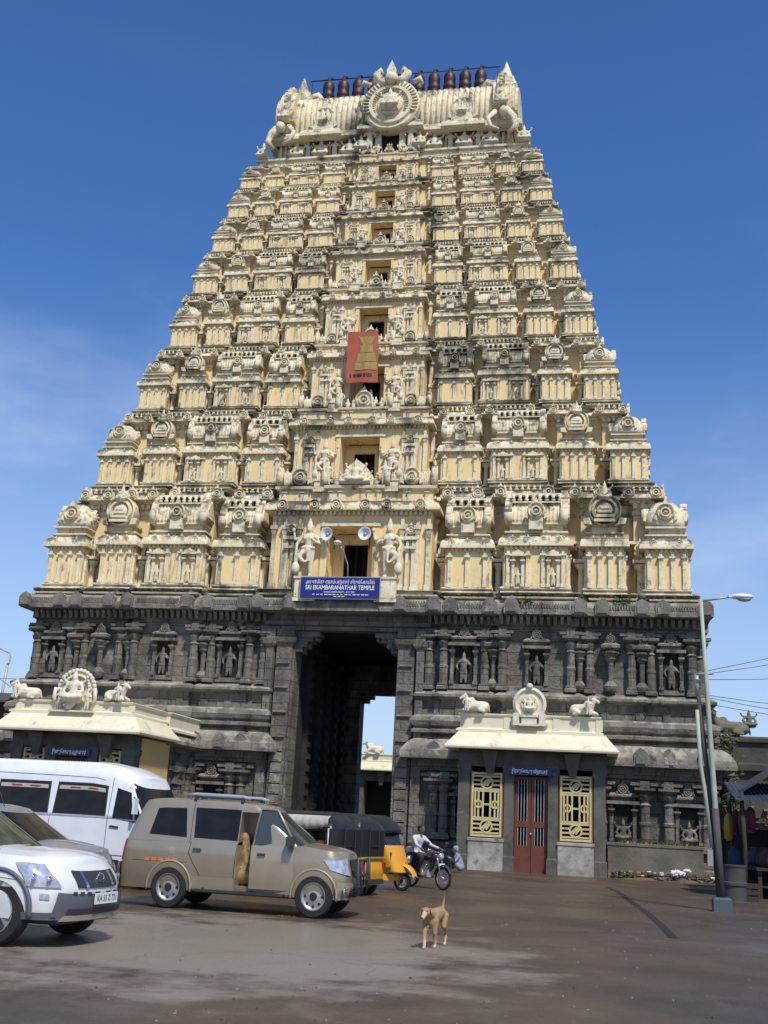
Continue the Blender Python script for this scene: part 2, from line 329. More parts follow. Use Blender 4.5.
def pavilion(kind,w,d,H):
    B=MB()
    if kind=='K':
        u,zw=pav_body(B,w,d,H,4)
        for x in (-.3,.3): medal(B,x*w,-.16*u,zw+.2*u,.15*u)
        for s in (-1,1):
            T=Matrix.Translation((s*w/2,d/2,0))@RZ(s*PI/2)
            for x in (-.3,.2): medal(B,x*d,-.16*u,zw+.2*u,.15*u,T=T)
        zn=zw+.6*u; r=w*.43
        sweep(B,rect(-r,r,d/2-r,d/2+r),[(-.05*u,zn),(-.05*u,zn+.22*u),(.08*u,zn+.26*u),(.08*u,zn+.33*u),(-.02*u,zn+.36*u)],[WALL,ORN,ORN,ORN,ORN])
        zd=zn+.34*u; hd=1.22*u
        lathe(B,[(r*a,hd*b) for a,b in ((1.0,0),(1.12,.06),(1.14,.2),(1.08,.42),(.92,.64),(.66,.84),(.34,.97),(.1,1.0))],24,(0,d/2,zd),ORN,True,sq=3.2,rib=.025,ribn=12)
        for a in (0,PI/2,-PI/2):
            T=Matrix.Translation((0,d/2,0))@RZ(a)
            medal(B,0,-r*1.02,zd+hd*.46,.36*u,.18*u,T=T)
        finial(B,0,d/2,zd+hd*.96,.32*u)
    elif kind=='P':
        u,zw=pav_body(B,w,d,H,4)
        for x in (-.3,0,.3): medal(B,x*w,-.16*u,zw+.2*u,.15*u)
        zn=zw+.6*u; r=w*.40
        sweep(B,rect(-r,r,.05,d-.05),[(-.05*u,zn),(-.05*u,zn+.2*u),(.08*u,zn+.24*u),(.08*u,zn+.32*u),(-.04*u,zn+.36*u)],[WALL,ORN,ORN,ORN,ORN])
        zc=zn+.30*u+min(r,.55*u)*.95; R_=min(w*.46,.62*u)
        n=20
        lathe(B,[(R_*a,h*u) for a,h in ((1.0,-.25),(1.0,.14),(.93,.2),(.84,.1),(.8,.08),(.76,.2),(.62,.22),(.58,.06),(.5,.05),(.45,.16),(.30,.18),(.1,.26))],40,(0,0,zc),ORN,False,'y',rib=.045,ribn=20)
        lathe(B,[(R_*.8,-d*.9),(R_*.8,0)],12,(0,0,zc),ORN,True,'y')
        for i,(a,h) in enumerate(((.62,.0),(.5,.17),(.38,.34),(.26,.5))):
            box(B,-a*R_,a*R_,-.30*u,.0,zn+.33*u+h*u,zn+.33*u+(h+.11)*u,ORN)
        for s in (-1,1):
            ext(B,[(s*R_*.75,zc-R_*.95),(s*R_*1.2,zc-R_*.9),(s*R_*1.3,zc-R_*.55),(s*R_*.9,zc-R_*.5)][::s],-.2*u,.1,ORN)
        fig(B,SEATL,0,-.1*u,zc+R_*.62,.55*u,ORN)
        finial(B,-.2*u,0,zc+R_*.95,.16*u); finial(B,.2*u,0,zc+R_*.95,.16*u)
    else:   # S, H : barrel roof
        if kind=='S': u,zw=pav_body(B,w,d,H,0,[-.43,-.12,.12,.43]); 
        else: u,zw=pav_body(B,w,d,H,0,[-.40,.0,.40])
        if kind=='S':
            for s in (-1,1):
                x=s*.275*w
                for q in (-.075,.075): pil(B,x+q*w,-.02*u,.22*u,.44*H-.42*u,.10*u,.12*u)
                box(B,x-.12*w,x+.12*w,-.24*u,.0,.44*H-.42*u,.44*H-.35*u,ORN); box(B,x-.09*w,x+.09*w,-.18*u,.0,.44*H-.35*u,.44*H-.25*u,ORN)
                ext(B,[(x-.07*w,.44*H-.25*u),(x+.07*w,.44*H-.25*u),(x,.44*H-.14*u)],-.14*u,0,ORN)
                fig(B,STAND,x,-.07*u,.26*u,.36*u,ORN)
        k=(-.36,-.12,.12,.36) if kind=='S' else (-.36,0,.36)
        for x in k: medal(B,x*w,-.16*u,zw+.2*u,.15*u)
        zn=zw+.6*u; hw=w*.44
        sweep(B,rect(-hw,hw,.04,d-.04),[(-.05*u,zn),(-.05*u,zn+.22*u),(.08*u,zn+.26*u),(.08*u,zn+.33*u),(-.04*u,zn+.36*u)],[WALL,ORN,ORN,ORN,ORN])
        zb=zn+.32*u; hb=1.0*u; nx=int(14 if kind=='S' else 9)*2; L=w*.44; prof=[(1.0,0),(1.08,.12),(1.08,.3),(.98,.55),(.78,.78),(.5,.93),(0,1.0)]
        hd=d*.5; vs=[];fs=[]
        for i in range(nx+1):
            x=-L+2*L*i/nx; g=1 if i%2 else .93
            for a,h in prof: vs.append((x,d*.5-hd*a*g,zb+hb*h*(1 if i%2 else .97)))
        k=len(prof)
        for i in range(nx):
            for j in range(k-1): fs.append((i*k+j,(i+1)*k+j,(i+1)*k+j+1,i*k+j+1))
        B.add(vs,fs,ORN,False)
        box(B,-L,L,d*.5,d,zb,zb+hb*.98,ORN)
        for s in (-1,1):     # horseshoe ends
            x=s*L; P=[]
            for i in range(13):
                t=PI*(i/12*1.3-.15); P.append((math.cos(t)*hd*1.25,zb+hb*.45+math.sin(t)*hb*.68))
            P.insert(7,(0,zb+hb*1.42))
            T=Matrix.Translation((x,d*.5,0))@RZ(PI/2)
            ext(B,P,-.13*u,.13*u,ORN,T); 
            P2=[(a*.7,zb+hb*.45+(z-zb-hb*.45)*.7) for a,z in P]; ext(B,P2,-.19*u,.19*u,ORN,T)
            # front scroll
            lathe(B,[(.26*u,-.14*u),(.26*u,.14*u)],8,(x,-.02*u,zb+.25*u),ORN,True,'x',sx=.8,sy=1.2)
        # central little nasi on its pedestal
        box(B,-.26*u,.26*u,-.24*u,.1,zb-.3*u,zb+.14*u,ORN); medal(B,0,-.16*u,zb+.42*u,.34*u,.16*u)
        if kind=='S' or kind=='H':
            zt=zb+hb*.80
            box(B,-L*.92,L*.92,-.0,.1*u,zt,zt+.05*u,ORN); box(B,-L*.92,L*.92,.02*u,.14*u,zt+.30*u,zt+.38*u,ORN)
            nn=8 if kind=='S' else 5
            for i in range(nn):
                x=-L*.84+2*L*.84*i/(nn-1); lathe(B,[(.05*u,0),(.10*u,.1*u),(.05*u,.17*u),(.11*u,.3*u)],6,(x,.06*u,zt+.03*u),ORN,True)
            for i in range(nn-1):
                x=-L*.84+2*L*.84*(i+.5)/(nn-1); box(B,x-.05*u,x+.05*u,.1*u,.16*u,zt+.06*u,zt+.28*u,DARK)
    return B

# ------------------------------------------------------------------ tower
CX=[14.54,12.89,11.57,10.5,9.70,8.98,8.42,7.92,7.50]
CZ_=[9.72,14.81,18.8,22.27,25.37,27.9,30.0,31.85,33.35]
CY=[-.9+.5*(14.54-x) for x in CX]
YM=5.4                                           # mid depth
def seg_plan(hx,yf,steps,side):
    """tip plan, symmetric about x=0 and y=YM; steps: (fa,fb,proj) fractions of hx; side: same on the flanks"""
    yb=2*YM-yf; hy=YM-yf
    def line(half,st):
        ev=[]
        for a,b,p in st: ev.append((a*half,b*half,p))
        full=[(-b,-a,p) for a,b,p in reversed(ev) if a>0]+[(a,b,p) for a,b,p in ev if a>0]
        for a,b,p in ev:
            if a==0: full.append((-b,b,p))
        full.sort(); out=[]
        for a,b,p in full:
            out+= [(a,0),(a,p),(b,p),(b,0)]
        # merge touching
        res=[]
        for q in out:
            if res and abs(res[-1][0]-q[0])<1e-6 and abs(res[-1][1]-q[1])<1e-6: res.pop() if len(res)>1 and abs(res[-2][0]-q[0])<1e-6 else None; continue
            res.append(q)
        return res
    F=line(hx,steps); S=line(hy,side)
    P=[(-hx,yf)]+[(x,yf-p) for x,p in F]+[(hx,yf)]+[(hx+p,YM+y) for y,p in S]+[(hx,yb)]+[(-x,yb+p) for x,p in F]+[(-hx,yb)]+[(-hx-p,YM-y) for y,p in S]
    return P
BAYS=[('H',.287,.43,.0),('S',.462,.66,.14),('P',.70,.82,.02),('K',.868,1.0,0)]
def gaps(s,extra=0):
    g=-.30*s
    return [(0,.272,.32*s+extra),(.272,.287,g),(.287,.43,.04*s),(.43,.455,g),(.455,.67,.20*s),(.67,.698,g),(.698,.832,.06*s),(.832,.864,g)]
SIDEB=lambda s:[(0,.40,.16*s)]
tower=empty('temple_tower',(0,0,0),0,'tall cream gateway tower of stacked carved storeys on a dark granite base','tower')

def central_bay(k,s,X0,Y0,X1,Y1,zf,zc,B):
    """window bay standing in front of tier wall; returns (front y, window half width, z0, z1)"""
    bw=X0*(.238-.0065*k); yf=Y0+.30*s; yw=Y1+.48*s
    hw=min(.98*s**.55,bw*.30) if k>0 else .98; z0=zf+(.45 if k==0 else .22*s); zt=zf+(zc-zf)*.80; jw=.17*s
    for sg in (-1,1):
        xa,xb=sorted((sg*hw,sg*bw))
        sweep(B,rect(xa,xb,yf,yw+.3),[(0,zf-.3*s),(0,zc)],WALL)
        # jamb frame
        xa,xb=sorted((sg*hw,sg*(hw+jw*1.6))); box(B,xa+ (0.004),xb,yf-.07*s,yf+.02,z0,zt+.2*s,WALL)
        # paired pilasters and a small niche
        x0=hw+(bw-hw)*.62; ww=(bw-hw)
        for q in (.50,.76,.95): pil(B,sg*(hw+ww*q),yf,zf,zc-.28*s,.16*s,.13*s,ORN)
        pil(B,sg*(hw+ww*.60),yf,zf,zf+(zc-zf)*.62,.12*s,.16*s,ORN); pil(B,sg*(hw+ww*.70),yf,zf,zf+(zc-zf)*.62,.12*s,.16*s,ORN)
        box(B,*sorted((sg*(hw+ww*.54),sg*(hw+ww*.76))),yf-.22*s,yf,zf+(zc-zf)*.63,zf+(zc-zf)*.67,ORN)
        medal(B,sg*(hw+ww*.65),yf-.1*s,zf+(zc-zf)*.76,.22*s,T=None)
        # statue pedestal
        xp=hw+ww*.30; dz=.5 if k==0 else .12*s
        sweep(B,rect(sg*xp-.42*s,sg*xp+.42*s,yf-.55*s,yf-.01),[(.04*s,zf-.55*s),(.04*s,zf-.4*s),(0,zf-.36*s),(0,zf+dz-.12*s),(.05*s,zf+dz-.08*s),(.05*s,zf+dz)],ORN)
    box(B,-hw,hw,yf+.003,yw+.3,zt,zc,WALL); box(B,-hw-.3*s,hw+.3*s,yf-.12*s,yf+.0,zt+.02,zt+.14*s,ORN)
    box(B,-hw+.002,hw-.002,yf+.002,yw+.3,zf-.3*s,z0,WALL)
    # inner frame at the back of the reveal, leaving a dark doorway
    q=hw*.54; yb=yw+.2
    for sg in (-1,1): box(B,*sorted((sg*q,sg*(hw-.003))),yb,yb+.12,z0,zt-.003,WALL)
    box(B,-q,q,yb+.001,yb+.12,z0+(zt-z0)*.80,zt-.003,WALL)
    # bars in the doorway
    for i in range(3):
        x=-q+2*q*(i+.5)/3; box(B,x-.02,x+.02,yb+.03,yb+.07,z0,z0+(zt-z0)*.8,DARK)
    return bw,yf,hw,z0,zt
def mini_row(B,s,bw,yf,z0,z1,first):
    """row of miniature shrines standing on the bay cornice, below the next window"""
    h=z1-z0; zb=z0+h*.42
    # podium with pilasters
    steps=[(-bw*.98,-bw*.60,.0),(-bw*.60,-bw*.34,-.10*s),(-bw*.34,bw*.34,.10*s),(bw*.34,bw*.60,-.10*s),(bw*.60,bw*.98,.0)]
    for i,(a,b,p) in enumerate(steps):
        e=.002*i
        sweep(B,rect(a,b,yf-p,yf+1.0*s),[(.0,z0),(0,z0+h*.30),(.14*s,z0+h*.33+e),(.16*s,z0+h*.39+e),(.02*s,zb+e)],[WALL,ORN,ORN,ORN,ORN])
    for x in (-.9,-.68,-.3,-.18,.18,.3,.68,.9): pil(B,x*bw,yf-(.1*s if abs(x)<.34 else 0),z0,z0+h*.30,.12*s,.07*s)
    # fluted barrels
    for sg in (-1,1):
        for (a,b) in ((.44,.62),(.80,.94)):
            for i in range(7):
                x=sg*bw*(a+(b-a)*(i+.5)/7); lathe(B,[(bw*(b-a)/13,0),(bw*(b-a)/12,h*.12),(bw*(b-a)/12,h*.26),(bw*(b-a)/20,h*.33)],6,(x,yf+.12*s,zb),ORN,True,sy=2.6*s/ max(s,.4))
            for i in range(2): finial(B,sg*bw*(a+(b-a)*(i+.5)/2),yf+.12*s,zb+h*.30,.17*s)
        medal(B,sg*bw*.71,yf-.02*s,zb+h*.2,.38*s,.18*s)
        medal(B,sg*bw*.71,yf-.12*s,zb+h*.16,.2*s,.12*s,tip=False)
        T=Matrix.Translation((sg*bw*.985,yf+.1*s,0))
        lathe(B,[(.34*s,-.1*s),(.38*s,0),(.34*s,.1*s)],10,(0,0,zb+h*.22),ORN,True,'x',T=T,sy=1.35,sx=1.0); finial(B,0,0,zb+h*.45,.2*s,T=T)
        fig(B,STAND,sg*bw*.365,yf-.05*s,zb,.62*s*h/2/ max(s,.4)*1.0,STAT,sg<0)
        lathe(B,[(.2*s,-.12*s),(.2*s,.12*s)],8,(sg*bw*.40,yf,zb+h*.2),ORN,True,'x',sy=2.2)
        finial(B,sg*bw*.26,yf+.1*s,zb,.42*s); finial(B,sg*bw*.33,yf+.2*s,zb+h*.2,.2*s)
    if first: 
        for x,q in ((0,.85),(-.42*s,.55),(.42*s,.55)): fig(B,SEAT,x,yf-.15*s,zb,q*s,STAT)
        ext(B,[(-.85*s,zb),(.85*s,zb),(.7*s,zb+.5*s),(.35*s,zb+.95*s),(0,zb+1.2*s),(-.35*s,zb+.95*s),(-.7*s,zb+.5*s)],yf+.05*s,yf+.2*s,ORN)
    else:
        medal(B,0,yf-.05*s,zb+h*.22,.52*s,.2*s)
        for i in (-1,1): finial(B,i*.62*s,yf+.1*s,zb+h*.12,.3*s)
        for i in range(3): finial(B,(i-1)*.3*s,yf+.15*s,zb+h*.42,.26*s)

fit_note=None
bay_data=[]
NT=8
for k in range(NT):
    X0,Y0,Z0=CX[k],CY[k],CZ_[k]; X1,Y1,Z1=CX[k+1],CY[k+1],CZ_[k+1]
    h=Z1-Z0; s=h/5.09; s=s**.85
    B=MB()
    zbase=Z0+.52*h/5.09*1.0; zf=Z0+.92*h/5.09
    # podium under the pavilions (follows the bays)
    pod=seg_plan(X0-.42*s,Y0+.22*s,gaps(s),SIDEB(s))
    v=h/5.09
    sweep(B,pod,[(-.25*s,zbase),(-.25*s,zbase+.12*v),(-.02*s,zbase+.16*v),(.0,zbase+.22*v),(-.22*s,zbase+.26*v),(-.22*s,zbase+.36*v),(-.02*s,zbase+.40*v),(-.0,zf-.02*v),(-.1*s,zf)],ORN)
    # main wall and cornice
    ov=.48*s
    hwn=(min(.98*s**.55,X0*.25*.30) if k>0 else .98)*.9
    gm_=gaps(s,.0); gm_[0]=(0,hwn/X1,-1.5)
    mw=seg_plan(X1,Y1,gm_,SIDEB(s))
    prof=[(-ov-.06*s,zf-.25*v),(-ov-.06*s,Z1-.62*v),(-ov,Z1-.60*v),(-ov,Z1-.44*v),(-ov-.06*s,Z1-.42*v),(-ov,Z1-.12*v),(-ov+.1*s,Z1-.1*v),(-ov+.12*s,Z1),(0,Z1),(0,Z1+.06*v),(-.07*s,Z1+.17*v),(-.20*s,Z1+.29*v),(-.38*s,Z1+.38*v),(-.38*s,Z1+.54*v)]
    # split for the central recess: niche cut through plan
    sweep(B,mw,prof,[WALL,ORN,ORN,ORN,WALL,ORN,ORN,ORN,ORN,ORN,ORN,ORN,ORN,ORN])
    # dentil rows front and flanks
    for (a,b,p) in [q for q in gaps(s) if q[2]>=0]+[(.862,.985,0)]:
        for sg in (-1,1):
            if a==0: continue
            xa,xb=sorted((sg*(a*X1+ov),sg*(b*X1-ov*(.4 if a>.85 else 1)))); dentils(B,xa,xb,Y1-p+ov,Z1-.34*v,Z1-.13*v,.24*s,ORN,None,.13*s)
    for sg in (-1,1):
        T=Matrix.Translation((sg*(X1-ov),YM,0))@RZ(sg*PI/2); hy=YM-Y1
        dentils(B,-hy*.95,hy*.95,-.02,Z1-.34*v,Z1-.13*v,.26*s,ORN,T,.13*s)
        for q in (-.92,-.72,-.5,.5,.72,.92): medal(B,q*hy,-ov+.06*s,Z1+.26*v,.30*v,T=T)
    # bead row on top of the cornice
    for (a,b,p) in [q for q in gaps(s) if q[2]>=0 and q[0]>0]+[(.866,.985,0)]:
        for sg in (-1,1):
            n_=max(3,int((b-a-.02)*X1/(.24*s)))
            for i in range(n_):
                x=sg*(a+.012+(b-a-.024)*(i+.5)/n_)*X1; q_=.075*s*(1+.25*math.sin(i*2.4+k))
                lathe(B,[(q_,0),(q_*1.25,.07*s),(q_*.6,.13*s),(q_*.9,.18*s),(.01,.27*s)],6,(x,Y1-p+.22*s,Z1+.34*v),ORN,True)
    # cornice medallions: two over each bay
    for (kd,a,b,p) in BAYS:
        for sg in (-1,1):
            for q in ((a+.022,b-.022) if kd!='K' else (a+.022,b-.025)):
                pj={'H':.04*s,'S':.20*s,'P':.06*s,'K':0}[kd]
                medal(B,sg*q*X1,Y1-pj+.06*s,Z1+.24*v,.25*v,.11*v)
    # little pot pillars and figures in the recesses between pavilions
    yp=Y0+.72*s
    for g,fa in ((.2775,'a'),(.44,'b'),(.68,'c'),(.848,'d')):
        for sg in (-1,1):
            x=sg*g*(X0-.5*s); 
            lathe(B,[(.17*s,0),(.2*s,.1*s),(.13*s,.16*s),(.12*s,1.15*v),(.2*s,1.25*v),(.26*s,1.32*v),(.26*s,1.38*v),(.16*s,1.42*v)],8,(x,yp+.35*s,zf),ORN,True)
            box(B,x-.3*s,x+.3*s,yp+.02*s,yp+.8*s,zf+1.42*v,zf+1.55*v,ORN)
            if g in (.68,.848) : fig(B,STAND,x,yp+.3*s,zf+1.55*v,.5*v,STAT,sg<0)
            else: medal(B,x,yp+.15*s,zf+1.85*v,.25*v); 
            # flat niche column on main wall behind
            pil(B,x*X1/X0,Y1+ov+.06*s-.05*s,zf+1.6*v,Z1-.6*v,.2*s,.14*s)
            box(B,x-.42*s,x+.42*s,yp+.45*s,yp+.9*s,zf+2.3*v,zf+2.42*v,ORN)
    # central bay
    zc=Z0+ (h*.86)
    bw,yf,hw,z0,zt=central_bay(k,s,X0,Y0,X1,Y1,zf,zc,B)
    bc=rect(-bw-.0*s,bw+.0*s,yf,Y1+1.0*s)
    sweep(B,bc,[(0,zc-.001)]+[(a,zc+.002+hh) for a,hh in kapota(.34*s,.46*v)],ORN)
    dentils(B,-bw,bw,yf,zc-.18*v,zc,.2*s,ORN,None,.12*s)
    for q in (-.86,-.45,-.18,.18,.45,.86): medal(B,q*bw,yf-.34*s,zc+.2*v,.24*v,.12*v)
    mz1=Z1+.95*(CZ_[min(k+2,NT)]-Z1 if k<NT-1 else 1.5)/5.09*1.35
    bay_data.append((k,s,v,bw,yf,hw,z0,zt,zc))
    zr0=zc+.44*v; 
    zr1=zr0+ (1.95*v if k<NT-1 else 1.1)
    mini_row(B,s,bw,min(yf+.35*s,CY[k+1]-.02*s),zr0,zr1,k==0)
    T_=B.build('tier',TM,tower); tag(T_,'lowest and largest plaster storey' if k==0 else None)
    # near-black panels paint in the doorway's unlit depth behind the frame; bars in front
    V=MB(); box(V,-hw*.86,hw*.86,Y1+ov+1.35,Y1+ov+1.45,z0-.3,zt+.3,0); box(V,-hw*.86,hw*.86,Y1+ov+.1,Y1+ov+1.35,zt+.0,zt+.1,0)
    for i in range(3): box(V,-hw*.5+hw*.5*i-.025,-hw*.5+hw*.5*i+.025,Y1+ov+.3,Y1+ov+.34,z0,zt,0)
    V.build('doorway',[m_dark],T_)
    # pavilions as sub-parts
    Wp=X0-.72*s; H=(Z1+.10*v)-zf
    meshes={}
    for kd,a,b,p in BAYS:
        w=(b-a)*Wp-.16*s; d=(w if kd=='K' else 1.05*s)
        if kd=='K': d=min(w,1.9*s)
        if kd not in meshes: meshes[kd]=pavilion(kd,w,d,H*(1.04 if kd in'PS' else 1)).mesh('pavilion',TM)
        yy=Y0+.42*s-p*s
        for sg in (-1,1):
            link('pavilion',meshes[kd],T_,(sg*(a+b)/2*Wp,yy,zf))
            if kd=='K': link('pavilion',meshes[kd],T_,(sg*(a+b)/2*Wp,2*YM-yy,zf),(0,0,PI))
    hy=YM-(Y0+.5*s)
    wS=hy*.62
    ms=pavilion('S',wS,.9*s,H).mesh('pavilion',TM)
    for sg in (-1,1): link('pavilion',ms,T_,(sg*(Wp+.08*s),YM,zf),(0,0,sg*PI/2))
    # guardians beside the window
    gm=bpy.data.meshes.get('guardian') or G_.mesh('guardian',[m_stat])
    xp=hw+(bw-hw)*.30; dz=.5 if k==0 else .12*s; sc=(zc-zf-dz)*(.86 if k==0 else .74)/2.85
    for sg in (-1,1): link('guardian_statue',gm,T_,(sg*xp,yf-.26*s,zf+dz),None,(-1.15*sc,sc,sc) if sg>0 else (1.15*sc,sc,sc))
# ------------------------------------------------------------------ neck and barrel roof
X8,Y8,Z8=CX[8],CY[8],CZ_[8]
B=MB()
sweep(B,rect(-6.9,6.9,Y8+.35,2*YM-Y8-.35),[(0,Z8+.3),(0,Z8+.52),(.12,Z8+.55),(.12,Z8+.66),(0,Z8+.7)],ORN)
sweep(B,rect(-6.1,6.1,3.5,2*YM-3.5),[(0,Z8+.69),(0,35.3)],WALL)
sweep(B,seg_plan(6.45,2.95,[(0,.24,.45),(.42,.72,.22)],[]),[(-.3,35.0),(-.1,35.05),(.14,35.1),(.14,35.25),(0,35.5),(-.25,35.62)],ORN)
for i in range(46):
    x=-5.9+11.8*i/45
    if abs(x)<1.3: continue
    box(B,x-.05,x+.05,3.3,3.52,Z8+.7,35.0,ORN)
for x in (-5.0,-3.7,-2.2,2.2,3.7,5.0): fig(B,SEAT,x,3.15,Z8+.7,.85,STAT)
for x in (-4.4,-3.0,3.0,4.4): fig(B,STAND,x,3.2,Z8+.7,.62,STAT)
for sg in (-1,1):
    for yy in (2.9,): fig(B,SEAT,sg*6.7,yy,Z8+.7,.7,STAT)
nk=B.build('roof_neck',TM,tower)
B=MB()   # ribbed barrel
Lb=5.75; nx=42*6; prof=[(2.35,35.5),(2.55,35.9),(2.6,36.5),(2.5,37.1),(2.2,37.7),(1.7,38.1),(1.0,38.35),(0,38.42)]
vs=[];fs=[]; full=[(-a,z) for a,z in prof]+[(a,z) for a,z in prof[-2::-1]]; k_=len(full)
for i in range(nx+1):
    x=-Lb+2*Lb*i/nx; g=.945+.055*abs(math.cos(PI*i/6))**.6 if False else .94+.06*abs(math.sin(PI*i/6))
    for a,z in full: vs.append((x,YM+a*g,35.5+(z-35.5)*(1-.25*(1-g))))
for i in range(nx):
    for j in range(k_-1): fs.append((i*k_+j,(i+1)*k_+j,(i+1)*k_+j+1,i*k_+j+1))
B.add(vs,fs,ORN,True)
box(B,-Lb,Lb,YM-.5,YM+.5,38.25,38.5,ORN)
roof=B.build('barrel_roof',TM,tower)
# gable horns
B=MB()
def horn_profile(sc=1):
    P=[]
    for i in range(25):
        t=-.30+(PI+.60)*i/24; P.append((math.cos(t)*2.85*sc,36.75+math.sin(t)*2.25*sc))
    return P
for sg in (-1,1):
    B=MB(); T=Matrix.Translation((sg*5.6,YM,0))@RZ(PI/2)
    def hp(sc,x0,x1):          # local -y of the panel points to +x world for RZ(90)
        P=horn_profile(sc); a,b_=sorted((-sg*x0,-sg*x1)) if False else sorted((sg*x0,sg*x1))
        T2=Matrix.Translation((sg*5.6,YM,0))@RZ(PI/2); ext(B,P,-b_,-a,ORN,T2)
    hp(1.07,-.25,.12); hp(1.0,-.45,.3)
    for j in range(5):
        o=.12+.12*j; hp(math.sqrt(max(.05,1-(o/1.0)**2))*(1.02 if j%2 else .95),o,o+.12)
    for i in range(21):
        t=-.2+(PI+.4)*i/20; c_,s_=math.cos(t),math.sin(t); ball(B,(sg*5.55,YM+c_*3.02,36.75+s_*2.38),.13,.13,.13,ORN,n=6)
        ball(B,(sg*5.25,YM+c_*2.75,36.75+s_*1.98),.10,.12,.12,ORN,n=6)
    # crown leaf, curling scroll, descending dragon
    for dx,hh,ww in ((0,2.0,.46),(-.38,1.15,.26),(.36,1.1,.26)): lathe(B,[(ww*.6,0),(ww,hh*.25),(ww*.8,hh*.5),(ww*.35,hh*.8),(.03,hh)],8,(sg*5.55+dx,YM-.2,38.6),ORN,True)
    tube(B,[(sg*5.2,YM-.4,38.5),(sg*4.95,YM-.5,39.0),(sg*4.6,YM-.5,39.15),(sg*4.35,YM-.5,38.9),(sg*4.5,YM-.5,38.65)],[.3,.26,.22,.16,.1],8,ORN)
    tube(B,[(sg*5.7,YM-2.7,35.9),(sg*6.2,YM-2.95,35.2),(sg*6.35,YM-3.0,34.7),(sg*6.0,YM-3.1,34.25)],[.26,.2,.16,.1],8,ORN)
    tube(B,[(sg*5.3,YM-2.95,35.6),(sg*4.95,YM-3.15,35.1),(sg*5.1,YM-3.2,34.6),(sg*5.5,YM-3.2,34.4)],[.14,.12,.1,.07],8,ORN)
    ball(B,(sg*5.75,YM-2.95,35.6),.26,.26,.32,ORN); fig(B,SEATL,sg*5.6,YM-3.0,35.9,.7,ORN)
    B.build('gable_horn',TM,roof)
B=MB()
# central fan medallion and crown face
B=MB(); YF=2.35
lathe(B,[(r*.86,h) for r,h in ((1.72,-.5),(1.72,.05),(1.62,.12),(1.52,.04),(1.36,.03),(1.28,.14),(1.1,.14),(1.02,.02),(.8,.03),(.74,.16),(.5,.2),(.3,.35))],60,(.0,YF,36.35),ORN,False,'y',rib=.035,ribn=30)
for i in range(26):
    t=-.35+(PI+.7)*i/25; a=Vector((math.cos(t),0,math.sin(t)))
    p0=Vector((0,YF-.10,36.35))+a*.75; p1=Vector((0,YF-.10,36.35))+a*1.42; tube(B,[p0,p1],.03,5,ORN,r1=.065)
ext(B,[(-1.3,35.5),(1.3,35.5),(1.4,36.6),(1.0,37.2),(-1.0,37.2),(-1.4,36.6)],YF,YM-2,ORN)
fig(B,SEAT,0,YF-.2,35.9,.95,STAT); ball(B,(0,YF-.15,37.8),.36,.3,.34,STAT)
ext(B,[(-.22,38.0),(.22,38.0),(.25,38.25),(0,38.85),(-.25,38.25)],YF-.25,YF+.1,ORN)
for sg in (-1,1):
    tube(B,[(sg*.25,YF,37.6),(sg*.6,YF,37.8),(sg*.8,YF,38.2),(sg*.6,YF,38.45),(sg*.45,YF,38.2)],[.28,.26,.22,.16,.08],7,ORN)
    tube(B,[(sg*1.1,YF,37.6),(sg*1.45,YF,37.8),(sg*1.6,YF,37.5)],[.15,.14,.08],6,ORN)
    # door shrine under the face
    pil(B,sg*.62,3.0,Z8+.7,35.4,.3,.3); fig(B,STAND,sg*1.05,2.7,Z8+.7,.75,STAT,sg<0); fig(B,SEAT,sg*1.5,2.75,Z8+.7,.7,STAT)
box(B,-.42,.42,2.99,3.3,Z8+.7,35.2,DARK); sweep(B,rect(-1.0,1.0,2.9,3.5),[(0,35.2),(.15,35.25),(.15,35.4),(0,35.55)],ORN)
for x in (-3.6,3.6):
    medal(B,x,2.98,36.3,.62,.14,n=36); fig(B,SEATL,x,2.86,35.95,.5,ORN); ext(B,[(x-.6,35.5),(x+.6,35.5),(x+.45,36.0),(x-.45,36.0)],2.85,3.2,ORN)
B.build('crest_medallions',TM,roof)
fm=MB(); lathe(fm,[(.34,0),(.38,.1),(.36,.3),(.40,.42),(.36,.56),(.24,.64),(.32,.72),(.33,.95),(.27,1.02),(.30,1.1),(.31,1.45),(.26,1.6),(.2,1.66),(.12,1.74),(.05,2.0)],12,(0,0,0),0,True)
fmm=fm.mesh('finial',[m_maroon]); 
for i in range(11):
    link('finial',fmm,roof,(-4.1+.83*i,YM-.3,38.3),None,(1.05,1.05,1.08))
rl=MB(); tube(rl,[(-5.2,YM-.1,40.45),(5.2,YM-.1,40.45)],.035,5)
for i in range(11):
    x=-4.1+.83*i; tube(rl,[(x,YM-.1,40.2),(x,YM-.1,40.5)],.03,5); ball(rl,(x+.1,YM-.1,40.55),.07,.07,.1,n=6)
for x in (-5.1,5.1): tube(rl,[(x,YM,38.4),(x,YM-.1,40.45)],.03,5)
rl.build('lamp_rail',[m_black],roof)
